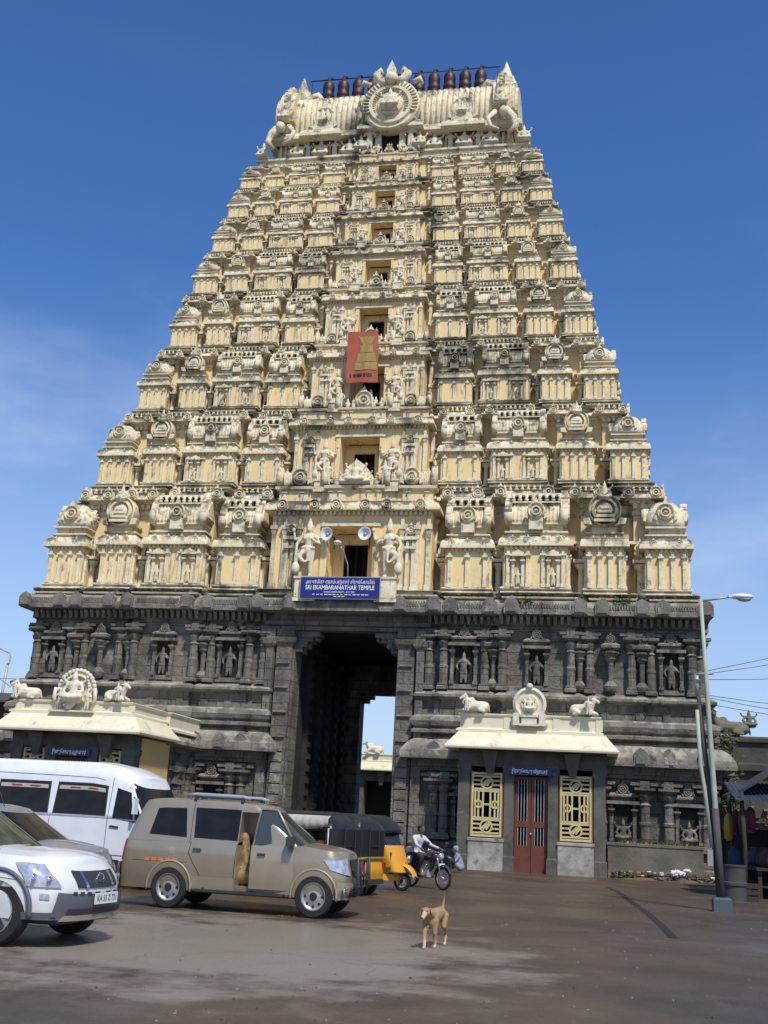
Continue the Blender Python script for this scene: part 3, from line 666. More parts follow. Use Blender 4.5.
# weeds in the joints
W=MB()
for (x,y,z,r_) in [(-9.9,-.5,10.2,.25),(7.4,-.9,10.1,.35),(11.2,-.75,10.3,.4),(9.6,-.6,10.45,.25),(-4.6,1.2,19.6,.35),(-4.4,2.1,26.5,.6),(-3.6,2.5,28.8,.5),(-4.2,2.6,30.6,.4),(-5.2,1.9,24.2,.35),(3.2,-.2,8.6,.18),(4.9,-.25,8.5,.25),(-2.2,2.9,31.0,.4)]:
    for i in range(int(90)):
        a=random.uniform(0,2*PI); q=random.random()**.5*r_; zz=random.uniform(-r_*.8,r_*.7)
        p=Vector((x+q*math.cos(a),y+q*math.sin(a)*.6,z+zz)); d1=Vector((random.gauss(0,1),random.gauss(0,1),random.gauss(0,1)))*.06; d2=Vector((random.gauss(0,1),random.gauss(0,1),random.gauss(0,1)))*.05
        W.add([tuple(p-d1),tuple(p+d2),tuple(p+d1),tuple(p-d2)],[(0,1,2,3)])
tag(W.build('weeds',[m_weed]),'small green weeds rooted in the joints of the gateway tower','weeds',None,'stuff')
# ------------------------------------------------------------------ granite base with the gate passage
GM=[m_stone,m_stonek,m_dark,m_stat,m_passage_shade]
GX,ZTOP=2.17,9.04
def half(hx,yf,fr,sd,x0):
    """right half of the stepped plan from x0 outwards"""
    yb=2*YM-yf; hy=YM-yf; P=[(x0,yf)]
    for a,b,p in fr: P+=[(a*hx,yf),(a*hx,yf-p),(b*hx,yf-p),(b*hx,yf)]
    P+=[(hx,yf)]
    for a,b,p in sd: P+=[(hx,YM+a*hy),(hx+p,YM+a*hy),(hx+p,YM+b*hy),(hx,YM+b*hy)]
    P+=[(hx,yb),(x0,yb)]
    Q=[]
    for q in P:
        if not Q or abs(Q[-1][0]-q[0])+abs(Q[-1][1]-q[1])>1e-6: Q.append(q)
    return Q
def both(B,plan,prof,mats,**k):
    sweep(B,plan,prof,mats,**k)
    sweep(B,[(-x,y) for x,y in reversed(plan)],prof,mats,**k)
FR=[(.285,.42,.12),(.455,.665,.3),(.70,.83,.15)]; SDB=[(-.4,.4,.3)]
B=MB()
# inner core beside the passage
both(B,rect(GX,3.35,-.2,10.9),[(0,-.1),(0,ZTOP)],0)
both(B,rect(GX+.02,2.95,-.42,-.19),[(.0,-.1),(0,.5),(-.04,.55),(-.04,8.3),(.08,8.5),(.12,8.7),(.0,8.72),(0,ZTOP-.003)],0)
both(B,rect(2.98,3.36,-.55,-.19),[(0,-.1),(0,4.2),(-.04,4.25),(-.04,8.2),(.08,8.4),(.12,8.6),(.0,8.62),(0,ZTOP-.003)],0)
# lower storey
lo=half(14.55,-.35,FR,SDB,3.3)
both(B,lo,[(.45,-.1),(.45,.35),(.35,.40),(.35,.62),(.22,.66),(.3,.8),(.22,.94),(.08,.98),(.0,1.0),(0,3.3),(.06,3.34),(.06,3.5),(.2,3.55),(.25,3.8),(.3,3.98)],0)
both(B,lo,[(.3,3.979),(.72,3.98),(.72,4.1),(.68,4.3),(.5,4.55),(.3,4.72),(.12,4.78),(.12,4.85)],1)
# mouldings between the storeys
mo=half(14.35,-.3,FR,SDB,3.3)
both(B,mo,[(.05,4.84),(.05,4.95),(.36,5.0),(.36,5.12),(.2,5.16),(.18,5.2),(.34,5.28),(.40,5.45),(.34,5.62),(.18,5.7),(.05,5.72),(.05,5.95),(.1,6.0),(.02,6.02),(.02,6.3),(.2,6.36),(.32,6.42),(.32,6.52),(.15,6.62),(.0,6.7)],[0,1,1,1,1,1,1,1,1,0,0,0,0,0,1,1,1,1,0])
up=half(14.0,-.08,FR,SDB,3.3)
both(B,up,[(0.02,6.69),(0.02,6.9),(0,6.92),(0,9.1),(.08,9.13),(.08,9.3),(.2,9.35),(.2,9.71)],0)
# cross beam over the gate
sweep(B,rect(-3.4,3.4,-.3,11.1),[(0,ZTOP),(0,9.2),(.12,9.25),(.12,9.4),(.03,9.44),(.05,9.715)],0,bottom=True)
# great cornice
kp=seg_plan(14.54,-.9,[(0,.272,.2),(.283,.43,.0),(.45,.67,.16),(.70,.835,.05)],SIDEB(1))
sweep(B,kp,[(-.66,9.70),(0,9.72),(0,9.88),(-.05,10.05),(-.18,10.24),(-.36,10.38),(-.52,10.42),(-.52,10.46),(-.40,10.48),(-.40,10.56),(-.55,10.58)],[1]*10)
def yk(x):
    f=abs(x)/14.54
    for a,b,p in [(0,.272,.2),(.283,.43,.0),(.45,.67,.16),(.70,.835,.05)]:
        if a<=f<=b: return -.9-p
    return -.9
def plate(B,x,y,w,z,T=None):
    a=w/2; ext(B,[(x-a,z),(x+a,z),(x+a,z+.42),(x+a*.6,z+.56),(x,z+.64),(x-a*.6,z+.56),(x-a,z+.42)],y-.06,y+.3,1,T)
    ext(B,[(x-a*.7,z+.06),(x+a*.7,z+.06),(x+a*.7,z+.38),(x,z+.52),(x-a*.7,z+.38)],y-.10,y,1,T)
for sg in (-1,1):
    for f in (.16,.255,.30,.41,.47,.655,.715,.82,.875,.985): plate(B,sg*f*14.54,yk(f*14.54)+.03,.58,9.76)
    for a,b in ((.18,.24),(.32,.395),(.495,.63),(.735,.8),(.895,.965)):
        n=int((b-a)*14.54/.1)
        for i in range(n):
            x=sg*(a+(b-a)*(i+.5)/n)*14.54; box(B,x-.03,x+.03,yk(x)-.015,yk(x)+.1,9.95,10.16,1)
    for i in range(34):
        x=sg*(2.4+12*i/34+random.uniform(-.08,.08)); ball(B,(x,yk(x)+.5,10.62),.2,.2,random.uniform(.1,.17),1,n=6)
    T=Matrix.Translation((sg*14.54,YM,0))@RZ(sg*PI/2)
    for q in (-5.9,-3.6,-2.3,2.3,3.6,5.9): plate(B,q,.0 if abs(q)>3 else -.13,.58,9.76,T)
# brackets under cornice and row of blocks above lower eave
for sg in (-1,1):
    for i in range(40):
        x=sg*(3.5+10.4*i/39); f=abs(x)/14.0; p=0
        for a,b,pp in FR:
            if a<f<b: p=pp
        frus(B,x,-.35-p,9.36,9.69,.05,.12,.08,.3,0)
    for f in (.27,.33,.4,.47,.56,.65,.72,.81,.88,.97):
        x=sg*f*14.55; p=0
        for a,b,pp in FR:
            if a<f<b: p=pp
        plate(B,x,-1.03-p,.5,4.02)
        box(B,x-.14,x+.14,-.42-p,-.2,5.72,6.0,0)
# corbels in the corners of the gate opening
for sg in (-1,1):
    for j,(l,z) in enumerate(((.28,8.15),(.48,8.36),(.72,8.58),(1.0,8.8))):
        box(B,*sorted((sg*(GX+.01),sg*(GX-l))),-.15+.01*j,.75-.01*j,z,z+.215,0)
    lathe(B,[(.10,-.3),(.10,.3)],8,(sg*(GX-.85),.25,8.72),0,True,'y')
    # pilasters along the passage walls, far gate
    for i,y in enumerate((1.9,3.6,5.2,6.8,8.4)):
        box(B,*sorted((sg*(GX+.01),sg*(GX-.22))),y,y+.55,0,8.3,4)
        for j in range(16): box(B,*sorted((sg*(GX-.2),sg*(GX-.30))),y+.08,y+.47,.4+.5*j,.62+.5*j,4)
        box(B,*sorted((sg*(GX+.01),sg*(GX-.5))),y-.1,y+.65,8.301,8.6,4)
    box(B,*sorted((sg*(GX+.02),sg*1.44)),9.9,10.88,-.1,7.62,0)
    box(B,*sorted((sg*1.45,sg*1.1)),10.2,10.7,7.2,7.4,0); box(B,*sorted((sg*1.45,sg*.85)),10.2,10.7,7.4,7.618,0)
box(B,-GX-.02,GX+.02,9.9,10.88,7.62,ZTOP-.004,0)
for sg in (-1,1): box(B,*sorted((sg*(GX+.01),sg*(GX-.015))),.9,9.9,0,ZTOP-.02,4)  # thin near-black lining, painted-in shade on the passage walls
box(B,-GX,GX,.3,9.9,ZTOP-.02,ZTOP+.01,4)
# relief panels on the gate piers
for sg in (-1,1):
    for i in range(9):
        z=.7+.42*i; box(B,*sorted((sg*2.35,sg*2.8)),-.455,-.40,z,z+.36,1); box(B,*sorted((sg*2.45,sg*2.7)),-.475,-.45,z+.06,z+.3,1)
    for z in (4.6,5.6,6.6,7.6): box(B,*sorted((sg*2.3,sg*2.85)),-.47,-.4,z,z+.07,1)
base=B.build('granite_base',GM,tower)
# columns
def column_mesh(h,r):
    b=MB()
    sweep(b,rect(-r*1.3,r*1.3,-r*1.3,r*1.3),[(0,0),(0,h*.05),(-.03,h*.06),(-.03,h*.1)],0)
    lathe(b,[(r*1.05,h*.09),(r,h*.12),(r,h*.34),(r*1.12,h*.36),(r*1.12,h*.39),(r*.95,h*.41),(r*.9,h*.62),(r*1.15,h*.65),(r*.75,h*.68),(r*1.3,h*.75),(r*1.5,h*.78),(r*.9,h*.81),(r*1.7,h*.86)],8,(0,0,0),0,False,ph=0)
    box(b,-r*1.9,r*1.9,-r*1.9,r*1.9,h*.86,h*.90,0); box(b,-r*.9,r*.9,-r*.9,r*.9,h*.9,h,0)
    box(b,-r*2.6,r*2.6,-r*.8,r*.8,h*.93,h*.975,0)
    return b.mesh('column',GM)
cu=column_mesh(2.45,.17); cl=column_mesh(2.5,.2)
def foff(f,lst):
    for a,b,p in lst:
        if a<=f<=b: return p
    return 0
cuf=[.25,.293,.412,.463,.655,.708,.822,.875,.985]
for sg in (-1,1):
    for f in cuf:
        link('column',cu,base,(sg*f*14.0,-.08-foff(f,FR)-.19,6.72))
    for f in (.27,.30,.41,.465,.53,.60,.655,.71,.82,.88,.975):
        link('column',cl,base,(sg*f*14.55,-.35-foff(f,FR)-.22,.98))
    for y in (0.3,2.0,8.8,10.4):
        link('column',cu,base,(sg*14.15,y,6.72)); 
def niche(w,h,src,pot=False):
    b=MB()
    box(b,-w/2-.16,w/2+.16,-.22,.0,-.18,0,1); box(b,-w/2,w/2,-.06,.0,0,h,2)
    for s in (-1,1):
        pil(b,s*(w/2+.07),0,0,h,.13,.2,0)
    box(b,-w/2-.25,w/2+.25,-.34,.0,h+.001,h+.12,1); sweep(b,rect(-w/2-.1,w/2+.1,-.2,0),[(0,h+.12),(0,h+.25),(.12,h+.27),(.12,h+.33),(0,h+.42)],0)
    medal(b,0,-.24,h+.56,.2,mat=0,n=12)
    fig(b,src,0,-.16,.02,h/2.25,0)
    return b.mesh('niche',GM)
def potpillar(h):
    b=MB(); lathe(b,[(.12,0),(.25,.1),(.28,.26),(.16,.42),(.1,.46),(.12,h*.55),(.22,h*.6),(.2,h*.65),(.34,h*.7),(.34,h*.73),(.12,h*.76)],10,(0,0,0),0,False)
    sweep(b,rect(-.22,.22,-.22,.22),[(0,h*.76),(.14,h*.79),(.14,h*.84),(0,h*.88)],0); medal(b,0,-.2,h*.95,.18,mat=0,n=12)
    return b.mesh('pot_pillar',GM)
nm=niche(.62,1.45,STAND); nm2=niche(.8,1.55,STAND); pp=potpillar(2.2); nl=niche(.7,1.35,SEAT)
for sg in (-1,1):
    link('niche',nm2,base,(sg*.352*14.0,-.21,6.95)); link('niche',nm,base,(sg*.56*14.0,-.39,6.95)); link('niche',nm,base,(sg*.93*14.0,-.09,6.95))
    for f in (.437,.68,.85): link('pot_pillar',pp,base,(sg*f*14.0,-.3,6.75))
    link('pot_pillar',pp,base,(sg*.765*14.0,-.5,6.75))
    link('niche',nl,base,(sg*.355*14.55,-.48,1.25)); link('niche',nl,base,(sg*.93*14.55,-.36,1.25)); link('niche',nl,base,(sg*.765*14.55,-.51,1.25))
    link('niche',nm,base,(sg*14.3,5.4,6.95),(0,0,sg*PI/2))

# ------------------------------------------------------------------ things fixed on the tower
def text_mesh(s,size,ext_=.004,sx=1.0,bold=0,align='CENTER'):
    c=bpy.data.curves.new('t','FONT'); c.body=s; c.size=size; c.extrude=ext_; c.align_x=align; c.align_y='CENTER'; c.offset=bold
    o=bpy.data.objects.new('t',c); COL.objects.link(o); dg=bpy.context.evaluated_depsgraph_get()
    me=bpy.data.meshes.new_from_object(o.evaluated_get(dg)); bpy.data.objects.remove(o); bpy.data.curves.remove(c)
    b=MB(); b.v=[(v.co.x*sx,-v.co.z,v.co.y) for v in me.vertices]; b.f=[tuple(p.vertices) for p in me.polygons]; b.m=[0]*len(b.f); b.s=[False]*len(b.f)
    xs=[v[0] for v in b.v] or [0]; bpy.data.meshes.remove(me)
    return b,(max(xs)-min(xs))
def put_text(B,s,cx,y,cz,width,hgt,mat=1,bold=0):
    b,w=text_mesh(s,1.0,.0,bold=bold/ (hgt*1.35))
    if not b.v or w<=0: print('NO TEXT',s); return
    x0=min(v[0] for v in b.v); kx=width/w; kz=hgt*1.35
    for i,(x,yy,z) in enumerate(b.v): b.v[i]=(cx+(x-x0)*kx-width/2,y,cz+z*kz)
    B.merge(b,None,mat)
sgn=empty('temple_sign',(0,0,0),0,'blue enamel temple name board with white Tamil and English lettering above the gate','sign')
B=MB(); box(B,-1.82,1.50,-1.33,-1.29,10.2,11.06,0); box(B,-1.86,1.54,-1.31,-1.26,10.16,11.10,1); B.build('board',[m_blue,m_grey],sgn)
B=MB()
put_text(B,'அருள்மிகு ஏகாம்பரநாதர் திருக்ேகாயில்',-.16,-1.336,10.87,2.9,.16,0,.0)
put_text(B,'SRI EKAMBARANATHAR TEMPLE',-.16,-1.336,10.63,2.9,.19,0,.003)
put_text(B,'KANCHEEPURAM - 631 502.',-.16,-1.336,10.45,1.3,.08,0)
for i in range(14): box(B,-1.3+.17*i,-1.3+.17*i+random.uniform(.08,.15),-1.337,-1.331,10.33,10.36,0)
for i in range(3): box(B,-.4+.17*i,-.4+.17*i+.12,-1.337,-1.331,10.25,10.275,0)
B.build('lettering',[m_white],sgn)
def cable(name,label,pts,r=.02,sag=0,cat='cable',group=None,mat_=None):
    b=MB(); P=[]
    for i in range(len(pts)-1):
        a,c=Vector(pts[i]),Vector(pts[i+1])
        for j in range(10): t=j/10; q=a.lerp(c,t); q.z-=sag*4*t*(1-t); P.append(q)
    P.append(Vector(pts[-1])); tube(b,P,r,5); return tag(b.build(name,[mat_ or m_black]),label,cat,group)
cable('sign_wire','thin wire hanging from the left end of the blue sign to the gate corner',[(-1.5,-1.2,10.2),(-1.9,-.5,8.8)],.012,0,'wire')
cable('sign_wire','thin wire hanging from the right end of the blue sign down the right gate pier',[(1.3,-1.2,10.2),(2.2,-.75,8.2)],.012,0,'wire')
def speaker(x,z,rz,label):
    t=empty('horn_loudspeaker',(x,-1.0,z),rz,label,'loudspeaker','horn loudspeakers in the lowest tower window'); t.scale=(.78,.78,.78)
    b=MB(); pr=[(.06,-.32),(.08,-.2),(.14,-.08),(.24,.02),(.36,.10),(.37,.12),(.35,.12),(.22,.03),(.10,-.06)]
    lathe(b,pr,20,(0,0,0),0,True,'y'); b.build('bell',[m_hornw],t)
    b=MB(); lathe(b,[(.02,-.1),(.10,-.05),(.10,.0),(.05,.06)],12,(0,0,0),0,True,'y'); b.build('driver',[m_grey],t)
    b=MB(); box(b,-.03,.03,.25,.9,-.03,.03); box(b,-.03,.03,.85,.9,-.6,.0); b.build('bracket',[m_black],t)
speaker(-.92,12.98,-.25,'white horn loudspeaker at the left side of the lowest tower window')
speaker(.70,13.0,-.1,'white horn loudspeaker at the right side of the lowest tower window')
t=empty('flood_lamp',(0,0,0),0,'small white lamp on a curved arm inside the lowest tower window','lamp')
b=MB(); tube(b,[(-.05,-.4,11.1),(-.08,-.5,11.8),(-.25,-.75,12.35),(-.4,-.9,12.55)],.03,6); b.build('arm',[m_grey],t)
b=MB(); ball(b,(-.45,-.98,12.62),.17,.26,.1); b.build('lamp_head',[m_hornw],t)
# banner
bn=empty('cloth_banner',(0,0,0),0,'red cloth banner with yellow temple drawing hung over the third storey window','banner')
B=MB(); n=8; yb0,yb1=.38,.22
zt_,zb_=22.85,20.3
def bp(u,v): return (-.92+.12*v+1.42*u+.0*v, yb0+(yb1-yb0)*v-.04*math.sin(u*9+v*3)-.12, zt_+(zb_-zt_)*v)
vs=[bp(i/n,j/12) for j in range(13) for i in range(n+1)]+[(a,b_+.02,c) for a,b_,c in [bp(i/n,j/12) for j in range(13) for i in range(n+1)]]
k0=13*(n+1); fs=[]
for j in range(12):
    for i in range(n):
        a=j*(n+1)+i; fs.append((a,a+n+1,a+n+2,a+1)); fs.append((k0+a,k0+a+1,k0+a+n+2,k0+a+n+1))
B.add(vs,fs,0,True); B.build('cloth',[m_banner],bn)
B=MB()
def patch(u0,u1,v0,v1,u2=None,u3=None,mt=0):
    u2=u0 if u2 is None else u2; u3=u1 if u3 is None else u3; m_=6; vs=[]
    for j in range(m_+1):
        v=v0+(v1-v0)*j/m_; a=u0+(u2-u0)*j/m_; c=u1+(u3-u1)*j/m_
        for i in range(5): p=bp(a+(c-a)*i/4,v); vs.append((p[0],p[1]-.02,p[2]))
    B.add(vs,[(j*5+i,(j+1)*5+i,(j+1)*5+i+1,j*5+i+1) for j in range(m_) for i in range(4)],mt)
patch(.35,.92,.10,.27,.5,.8); patch(.42,.84,.27,.42); patch(.36,.9,.43,.60,.3,.95); patch(.26,.97,.61,.76,.24,.97)
for i in range(7): patch(.1+.11*i,.1+.11*i+.06+.02*(i%3),.83,.89,mt=1)
B.build('print',[m_gold,m_black],bn)
# ------------------------------------------------------------------ shrines
m_cream=mat('cream_paint',(.76,.70,.50),.7,noise=(1.5,(.66,.60,.42),.7),bump=(6,.25,.02),stain=[((.32,.30,.24),1.6,.62,.10,.6,.4),((.16,.15,.12),4,.68,.08,.6,.5)])
m_yel=mat('yellow_plaster',(.72,.50,.18),.8,noise=(1.3,(.62,.45,.19),.7),stain=[((.35,.28,.17),2,.64,.0,.6,.5)])
m_latt=mat('cream_lattice_paint',(.62,.52,.25),.6,noise=(5,(.45,.36,.17),.6))
m_lattb=mat('brown_frame_paint',(.16,.10,.03),.6)
m_door=mat('red_oxide_door',(.155,.046,.022),.55,noise=(3,(.11,.03,.015),.7),stain=[((.03,.025,.02),1.2,.60,0,.8,.5)])
m_wash=mat('peeling_whitewash',(.42,.40,.35),.9,noise=(1.6,(.22,.20,.16),.9),bump=(8,.6,.03),stain=[((.07,.065,.055),2.4,.54,0,.85)])
m_pst=mat('shrine_granite',(.13,.12,.10),.9,noise=(1.5,(.07,.065,.055),.8),bump=(10,.6,.03),stain=[((.26,.24,.19),2.4,.58,0,.6)])
m_sblue=mat('shrine_sign_blue',(.012,.035,.13),.4)
m_plaque=mat('sculpture_paint',(.74,.68,.53),.8,noise=(6,(.55,.48,.34),.6),stain=[((.2,.18,.14),4,.62,.06,.6)])
def lattice(name,parent,x0,x1,z0,z1,y):
    f=MB(); w=x1-x0;h=z1-z0;cx=(x0+x1)/2
    for a,b,c,d in ((x0,x0+.07,z0,z1),(x1-.07,x1,z0,z1),(x0+.07,x1-.07,z0,z0+.08),(x0+.07,x1-.07,z1-.08,z1)): box(f,a,b,y-.08,y+.06,c,d,0)
    for a,b,c,d in ((x0-.05,x0-.001,z0-.05,z1+.05),(x1+.001,x1+.05,z0-.05,z1+.05)): box(f,a,b,y-.05,y+.05,c,d,1)
    t=.032
    def bar(ax,az,bx,bz,yy=0):
        d=Vector((bx-ax,0,bz-az)); n=Vector((-d.z,0,d.x)).normalized()*t
        p=[Vector((ax,0,az))-n,Vector((bx,0,bz))-n,Vector((bx,0,bz))+n,Vector((ax,0,az))+n]
        ext(f,[(q.x,q.z) for q in p],y-.05+yy,y+.03+yy,0)
    def ring(px,pz,r):
        n=16
        for i in range(n):
            a,b=2*PI*i/n,2*PI*(i+1)/n; bar(px+r*math.cos(a),pz+r*math.sin(a),px+r*math.cos(b),pz+r*math.sin(b),-.003*(i%2+1))
    for sz in (z0+h*.16,z1-h*.16):
        ring(cx,sz,w*.19)
        for k in (-.1,0,.1): bar(cx+k*w-w*.1,sz-w*.1-k*w*.0,cx+k*w*.6+w*.1,sz+w*.12,-.008)
        for i in range(4):
            zz=sz-h*.10+h*.2*i/3
            e=math.sqrt(max((w*.19)**2-(zz-sz)**2,0))
            bar(x0+.07,zz,cx-e,zz,.004); bar(cx+e,zz,x1-.07,zz,.004)
    for sx in (-1,1):
        ring(cx+sx*w*.27,z0+h*.5,w*.11)
        for q in (.12,.27,.38): bar(cx+sx*w*q,z0+h*.29,cx+sx*w*q,z1-h*.29,.008)
    for zz in (z0+h*.29,z1-h*.29): bar(x0+.07,zz,x1-.07,zz,.012)
    bar(cx-w*.2,z0+h*.5,cx+w*.2,z0+h*.5,.016)
    o=f.build('lattice_window',[m_latt,m_lattb],parent)
    return o
def shrine(name,label,x0,x1,yf,yb,zE,zP,sign,full=True,lat=True,lt=.81):
    """x0..x1 wall, yf front, yb back, zE underside of eave tip, zP parapet top"""
    r=empty(name,((x0+x1)/2,yf,0),0,label,'shrine'); bx=(x0+x1)/2
    def bd(B,nm,ms,par=None):
        o=B.build(nm,ms,par or r)
        if par is None: o.location=(-bx,-yf,0)
        return o
    k=zE/4.3
    W=MB(); xs=[x0,x0+.36*1.0,x0+1.78,x0+2.08,x1-2.0,x1-1.7,x1-.36,x1]
    w=x1-x0; cx=bx; dw=.62; xs=[(x0,x0+.42),(cx-dw-.36,cx-dw),(cx+dw,cx+dw+.36),(x1-.42,x1)]
    for a,b in xs: 
        sweep(W,rect(a,b,yf,yf+.5),[(.04,-.1),(.04,.5),(0,.55),(0,zE*.80),(.05,zE*.83),(.05,zE*.88),(0,zE*.9)],0)
    box(W,x0-.02,x1+.02,yf+.02,yf+.5,zE*.86,zE+.3,0)                     # beam
    for a in (x0+w*.22,x1-w*.22):
        frus(W,a,yf-.05,zE*.80,zE*.99,.12,.12,.3,.3,0)
    box(W,x0+.01,x0+.4,yf+.5,yb,-.1,zE+.3,0); box(W,x1-.4,x1-.01,yf+.5,yb,-.1,zE+.3,0); box(W,x0+.4,x1-.4,yb-.3,yb,-.1,zE+.3,0)
    bd(W,'wall',[m_pst])
    D=MB(); box(D,x0+.4,x1-.4,yf+1.3,yf+1.35,0,zE*.86,0); bd(D,'interior',[m_dark])
    for a,b in ((x0+.42,cx-dw-.36),(cx+dw+.36,x1-.42)):
        P=MB(); sweep(P,rect(a+.003,b-.003,yf-.06,yf+.35),[(.0,-.1),(0,zE*.235),(.03,zE*.24),(.03,zE*.26),(0,zE*.265)],0); bd(P,'dado',[m_wash])
    E=MB(); 
    sweep(E,rect(x0-.45,x1+.45,yf-.75,yb),[(-.4,zE+.01),(0,zE),(.02,zE+.06),(0,zE+.12),(-.16,zE+.30),(-.34,zE+.52),(-.42,zE+.62),(-.42,zE+.66)],0); bd(E,'eave',[m_cream])
    A=MB(); pz=zE+.66
    sweep(A,rect(x0+.02,x1-.2,yf-.18,yb),[(.14,pz),(.14,pz+.07),(.04,pz+.11),(0,pz+.13),(0,zP-.10),(.05,zP-.08),(.07,zP-.02),(.05,zP)],0)
    for q in (.04,.33,.67,.96):
        x=x0+w*q; box(A,x-.12,x+.12,yf-.21,yf-.17,pz+.13,zP-.1,0)
    bd(A,'parapet',[m_cream])
    dz=zE*.79
    if full:
        # folding grille door
        d=MB()
        for sx in (0,1):
            a=cx-dw+.02+sx*(dw-.01); b=a+dw-.03
            for p,q,zz0,zz1 in ((a,a+.1,0,dz),(b-.1,b,0,dz),(a+.1,b-.1,dz-.1,dz),(a+.1,b-.1,dz*.47,dz*.53),(a+.1,b-.1,.0,dz*.28)): box(d,p,q,yf+.20,yf+.26,zz0,zz1,0)
        D_=bd(d,'door',[m_door])
        g=MB()
        for sx in (0,1):
            a=cx-dw+.12+sx*(dw-.01)
            for i in range(4):
                x=a+.03+i*(dw-.25)/3.4; box(g,x-.013,x+.013,yf+.22,yf+.245,dz*.28,dz-.1,0)
        link('door_bars',g.mesh('door_bars',[m_grey]),D_)
        h=MB(); ball(h,(cx,yf+.17,1.35),.035,.05,.05); link('padlock',h.mesh('padlock',[m_grey]),D_)
    else:
        d=MB()
        for i in range(9): x=cx-dw+.06+i*(2*dw-.1)/8; box(d,x-.02,x+.02,yf+.2,yf+.25,0,dz,0)
        for z in (.1,dz*.5,dz*.75,dz-.05): box(d,cx-dw,cx+dw,yf+.19,yf+.26,z-.04,z+.04,0)
        bd(d,'door',[m_door])
    if lat:
        for a,b in ((x0+.42,cx-dw-.36),(cx+dw+.36,x1-.42)):
            o=lattice('lattice_window',r,a+.08,b-.08,zE*.275,zE*lt,yf+.1); o.location=(-bx,-yf,0)
    if sign:
        s=MB(); box(s,cx-.85,cx+.75,yf-.12,yf-.08,zE*.80,zE*.865,0); so=bd(s,'sign_board',[m_sblue])
        s=MB(); put_text(s,sign,cx-.05,yf-.125,zE*.832,1.3,.13,0,.006); link('lettering',s.mesh('lettering',[m_white]),so)
    return r
def sculptures(r,c,yy,z,xl,xr,attend=True,peacock=False):
    """c centre x; positions relative to shrine root"""
    ox,oy=r.location.x,r.location.y
    bm=bpy.data.meshes.get('bull_statue') or BULL.mesh('bull_statue',[m_plaque])
    link('bull_statue',bm,r,(xl-ox,yy-oy,z),(0,0,.25),(.62,.62,.62)); 
    link('bull_statue',bm,r,(xr-ox,yy-oy,z),(0,0,PI-.35),(.62,.62,.62))
    b=MB()
    for q,e in ((xr+.22,.36),(xl-.35,.34)): b=MB(); fig(b,STAND,q,yy-.33,z,e,0); o=b.build('attendant_statue',[m_plaque],r); o.location=(-ox,-oy,0)
    b=MB()
    if peacock:
        n=18; P=[(c+.62,z-.25),(c+.72,z+.35)]
        P+= [(c+.68*math.cos(PI*i/n),z+.35+.62*math.sin(PI*i/n)*(1.15)) for i in range(1,n)]+[(c-.72,z+.35),(c-.62,z-.25)]
        ext(b,P,yy-.05,yy+.15,0)
        for i in range(16):
            a=PI*i/15; ball(b,(c+.68*math.cos(a),yy-.05,z+.4+.68*math.sin(a)),.09,.1,.09,n=6); ball(b,(c+.5*math.cos(a),yy-.08,z+.4+.5*math.sin(a)),.07,.08,.07,n=6)
        fig(b,SEAT,c,yy-.25,z-.1,.85,0); fig(b,STAND,c-.5,yy-.25,z-.35,.42,0); fig(b,STAND,c+.55,yy-.25,z-.35,.42,0)
        capsule(b,(c-.1,yy-.3,z-.2),(c+.25,yy-.35,z+.1),.16,.1)
        box(b,c-.85,c+.85,yy-.35,yy,z-.42,z-.36,0)
        for sx in (-1,1): tube(b,[(c+sx*.65,yy-.1,z-.3),(c+sx*.8,yy-.15,z+.1),(c+sx*.75,yy-.15,z+.45)],.07,6)
    else:
        lathe(b,[(.62,-.2),(.62,.05),(.52,.12),(.44,.04),(.34,.04),(.3,.1),(.1,.1)],28,(c,yy-.05,z+.38),0,False,'y',rib=.06,ribn=14)
        fig(b,SEAT,c,yy-.22,z+.1,.42,0); ball(b,(c,yy-.15,z+1.02),.13,.12,.12,n=8)
        for sx in (-1,1): box(b,*sorted((c+sx*.36,c+sx*.6)),yy-.2,yy+.05,z-.42,z+.02,0); lathe(b,[(.14,-.2),(.14,.1)],8,(c+sx*.55,yy,z-.32),0,True,'y')
        box(b,c-.34,c+.34,yy-.26,yy,z-.12,z-.04,0); box(b,c-.28,c+.28,yy-.22,yy,z-.36,z-.12,0); box(b,c-.36,c+.36,yy-.28,yy,z-.44,z-.36,0)
    o=b.build('deity_sculpture',[m_plaque],r); o.location=(-ox,-oy,0)
s1=shrine('roadside_shrine','granite shrine with red grille door and cream lattice windows, right of the tower gate',5.12,10.48,-2.5,-.5,4.28,5.6,'இராஜேகாபுர விநாயகர்')
sculptures(s1,7.72,-2.72,5.62,5.75,9.65)
s2=shrine('roadside_shrine','cream roofed shrine with yellow plaster side wall, standing behind the white van',-10.55,-5.82,-7.05,-3.95,4.0,5.12,'இராஜேகாபுர ஆறுமுகர்',lt=.875)
sculptures(s2,-8.2,-7.2,5.12,-10.1,-6.7,True,True)
b=MB(); box(b,-5.81,-5.77,-6.55,-3.9,0,3.95,0); o=b.build('plaster_side',[m_yel],s2); o.location=(8.185,7.05,0)
b=MB(); sweep(b,rect(-10.3,-6.0,-3.94,-.3),[(.0,-.1),(0,3.6),(.06,3.64),(.06,3.8),(.3,3.9),(.42,3.98),(.4,4.1),(.2,4.3),(.05,4.38),(.05,4.42)],[0,0,0,0,1,1,1,1,0,0])
T=Matrix.Translation((-6.0,-2.2,0))@RZ(PI/2)
for q in (-1.3,-.2,1.0): pil(b,q,0,0,3.6,.3,.16,0,T)
for z in (2.0,2.5,2.95): box(b,-.9,.3,-.2,0,z,z+.16,1,T); box(b,-.7,.1,-.14,0,z+.16,z+.4,0,T)
box(b,-.6,.0,-.02,0.01,.3,1.7,2,T)
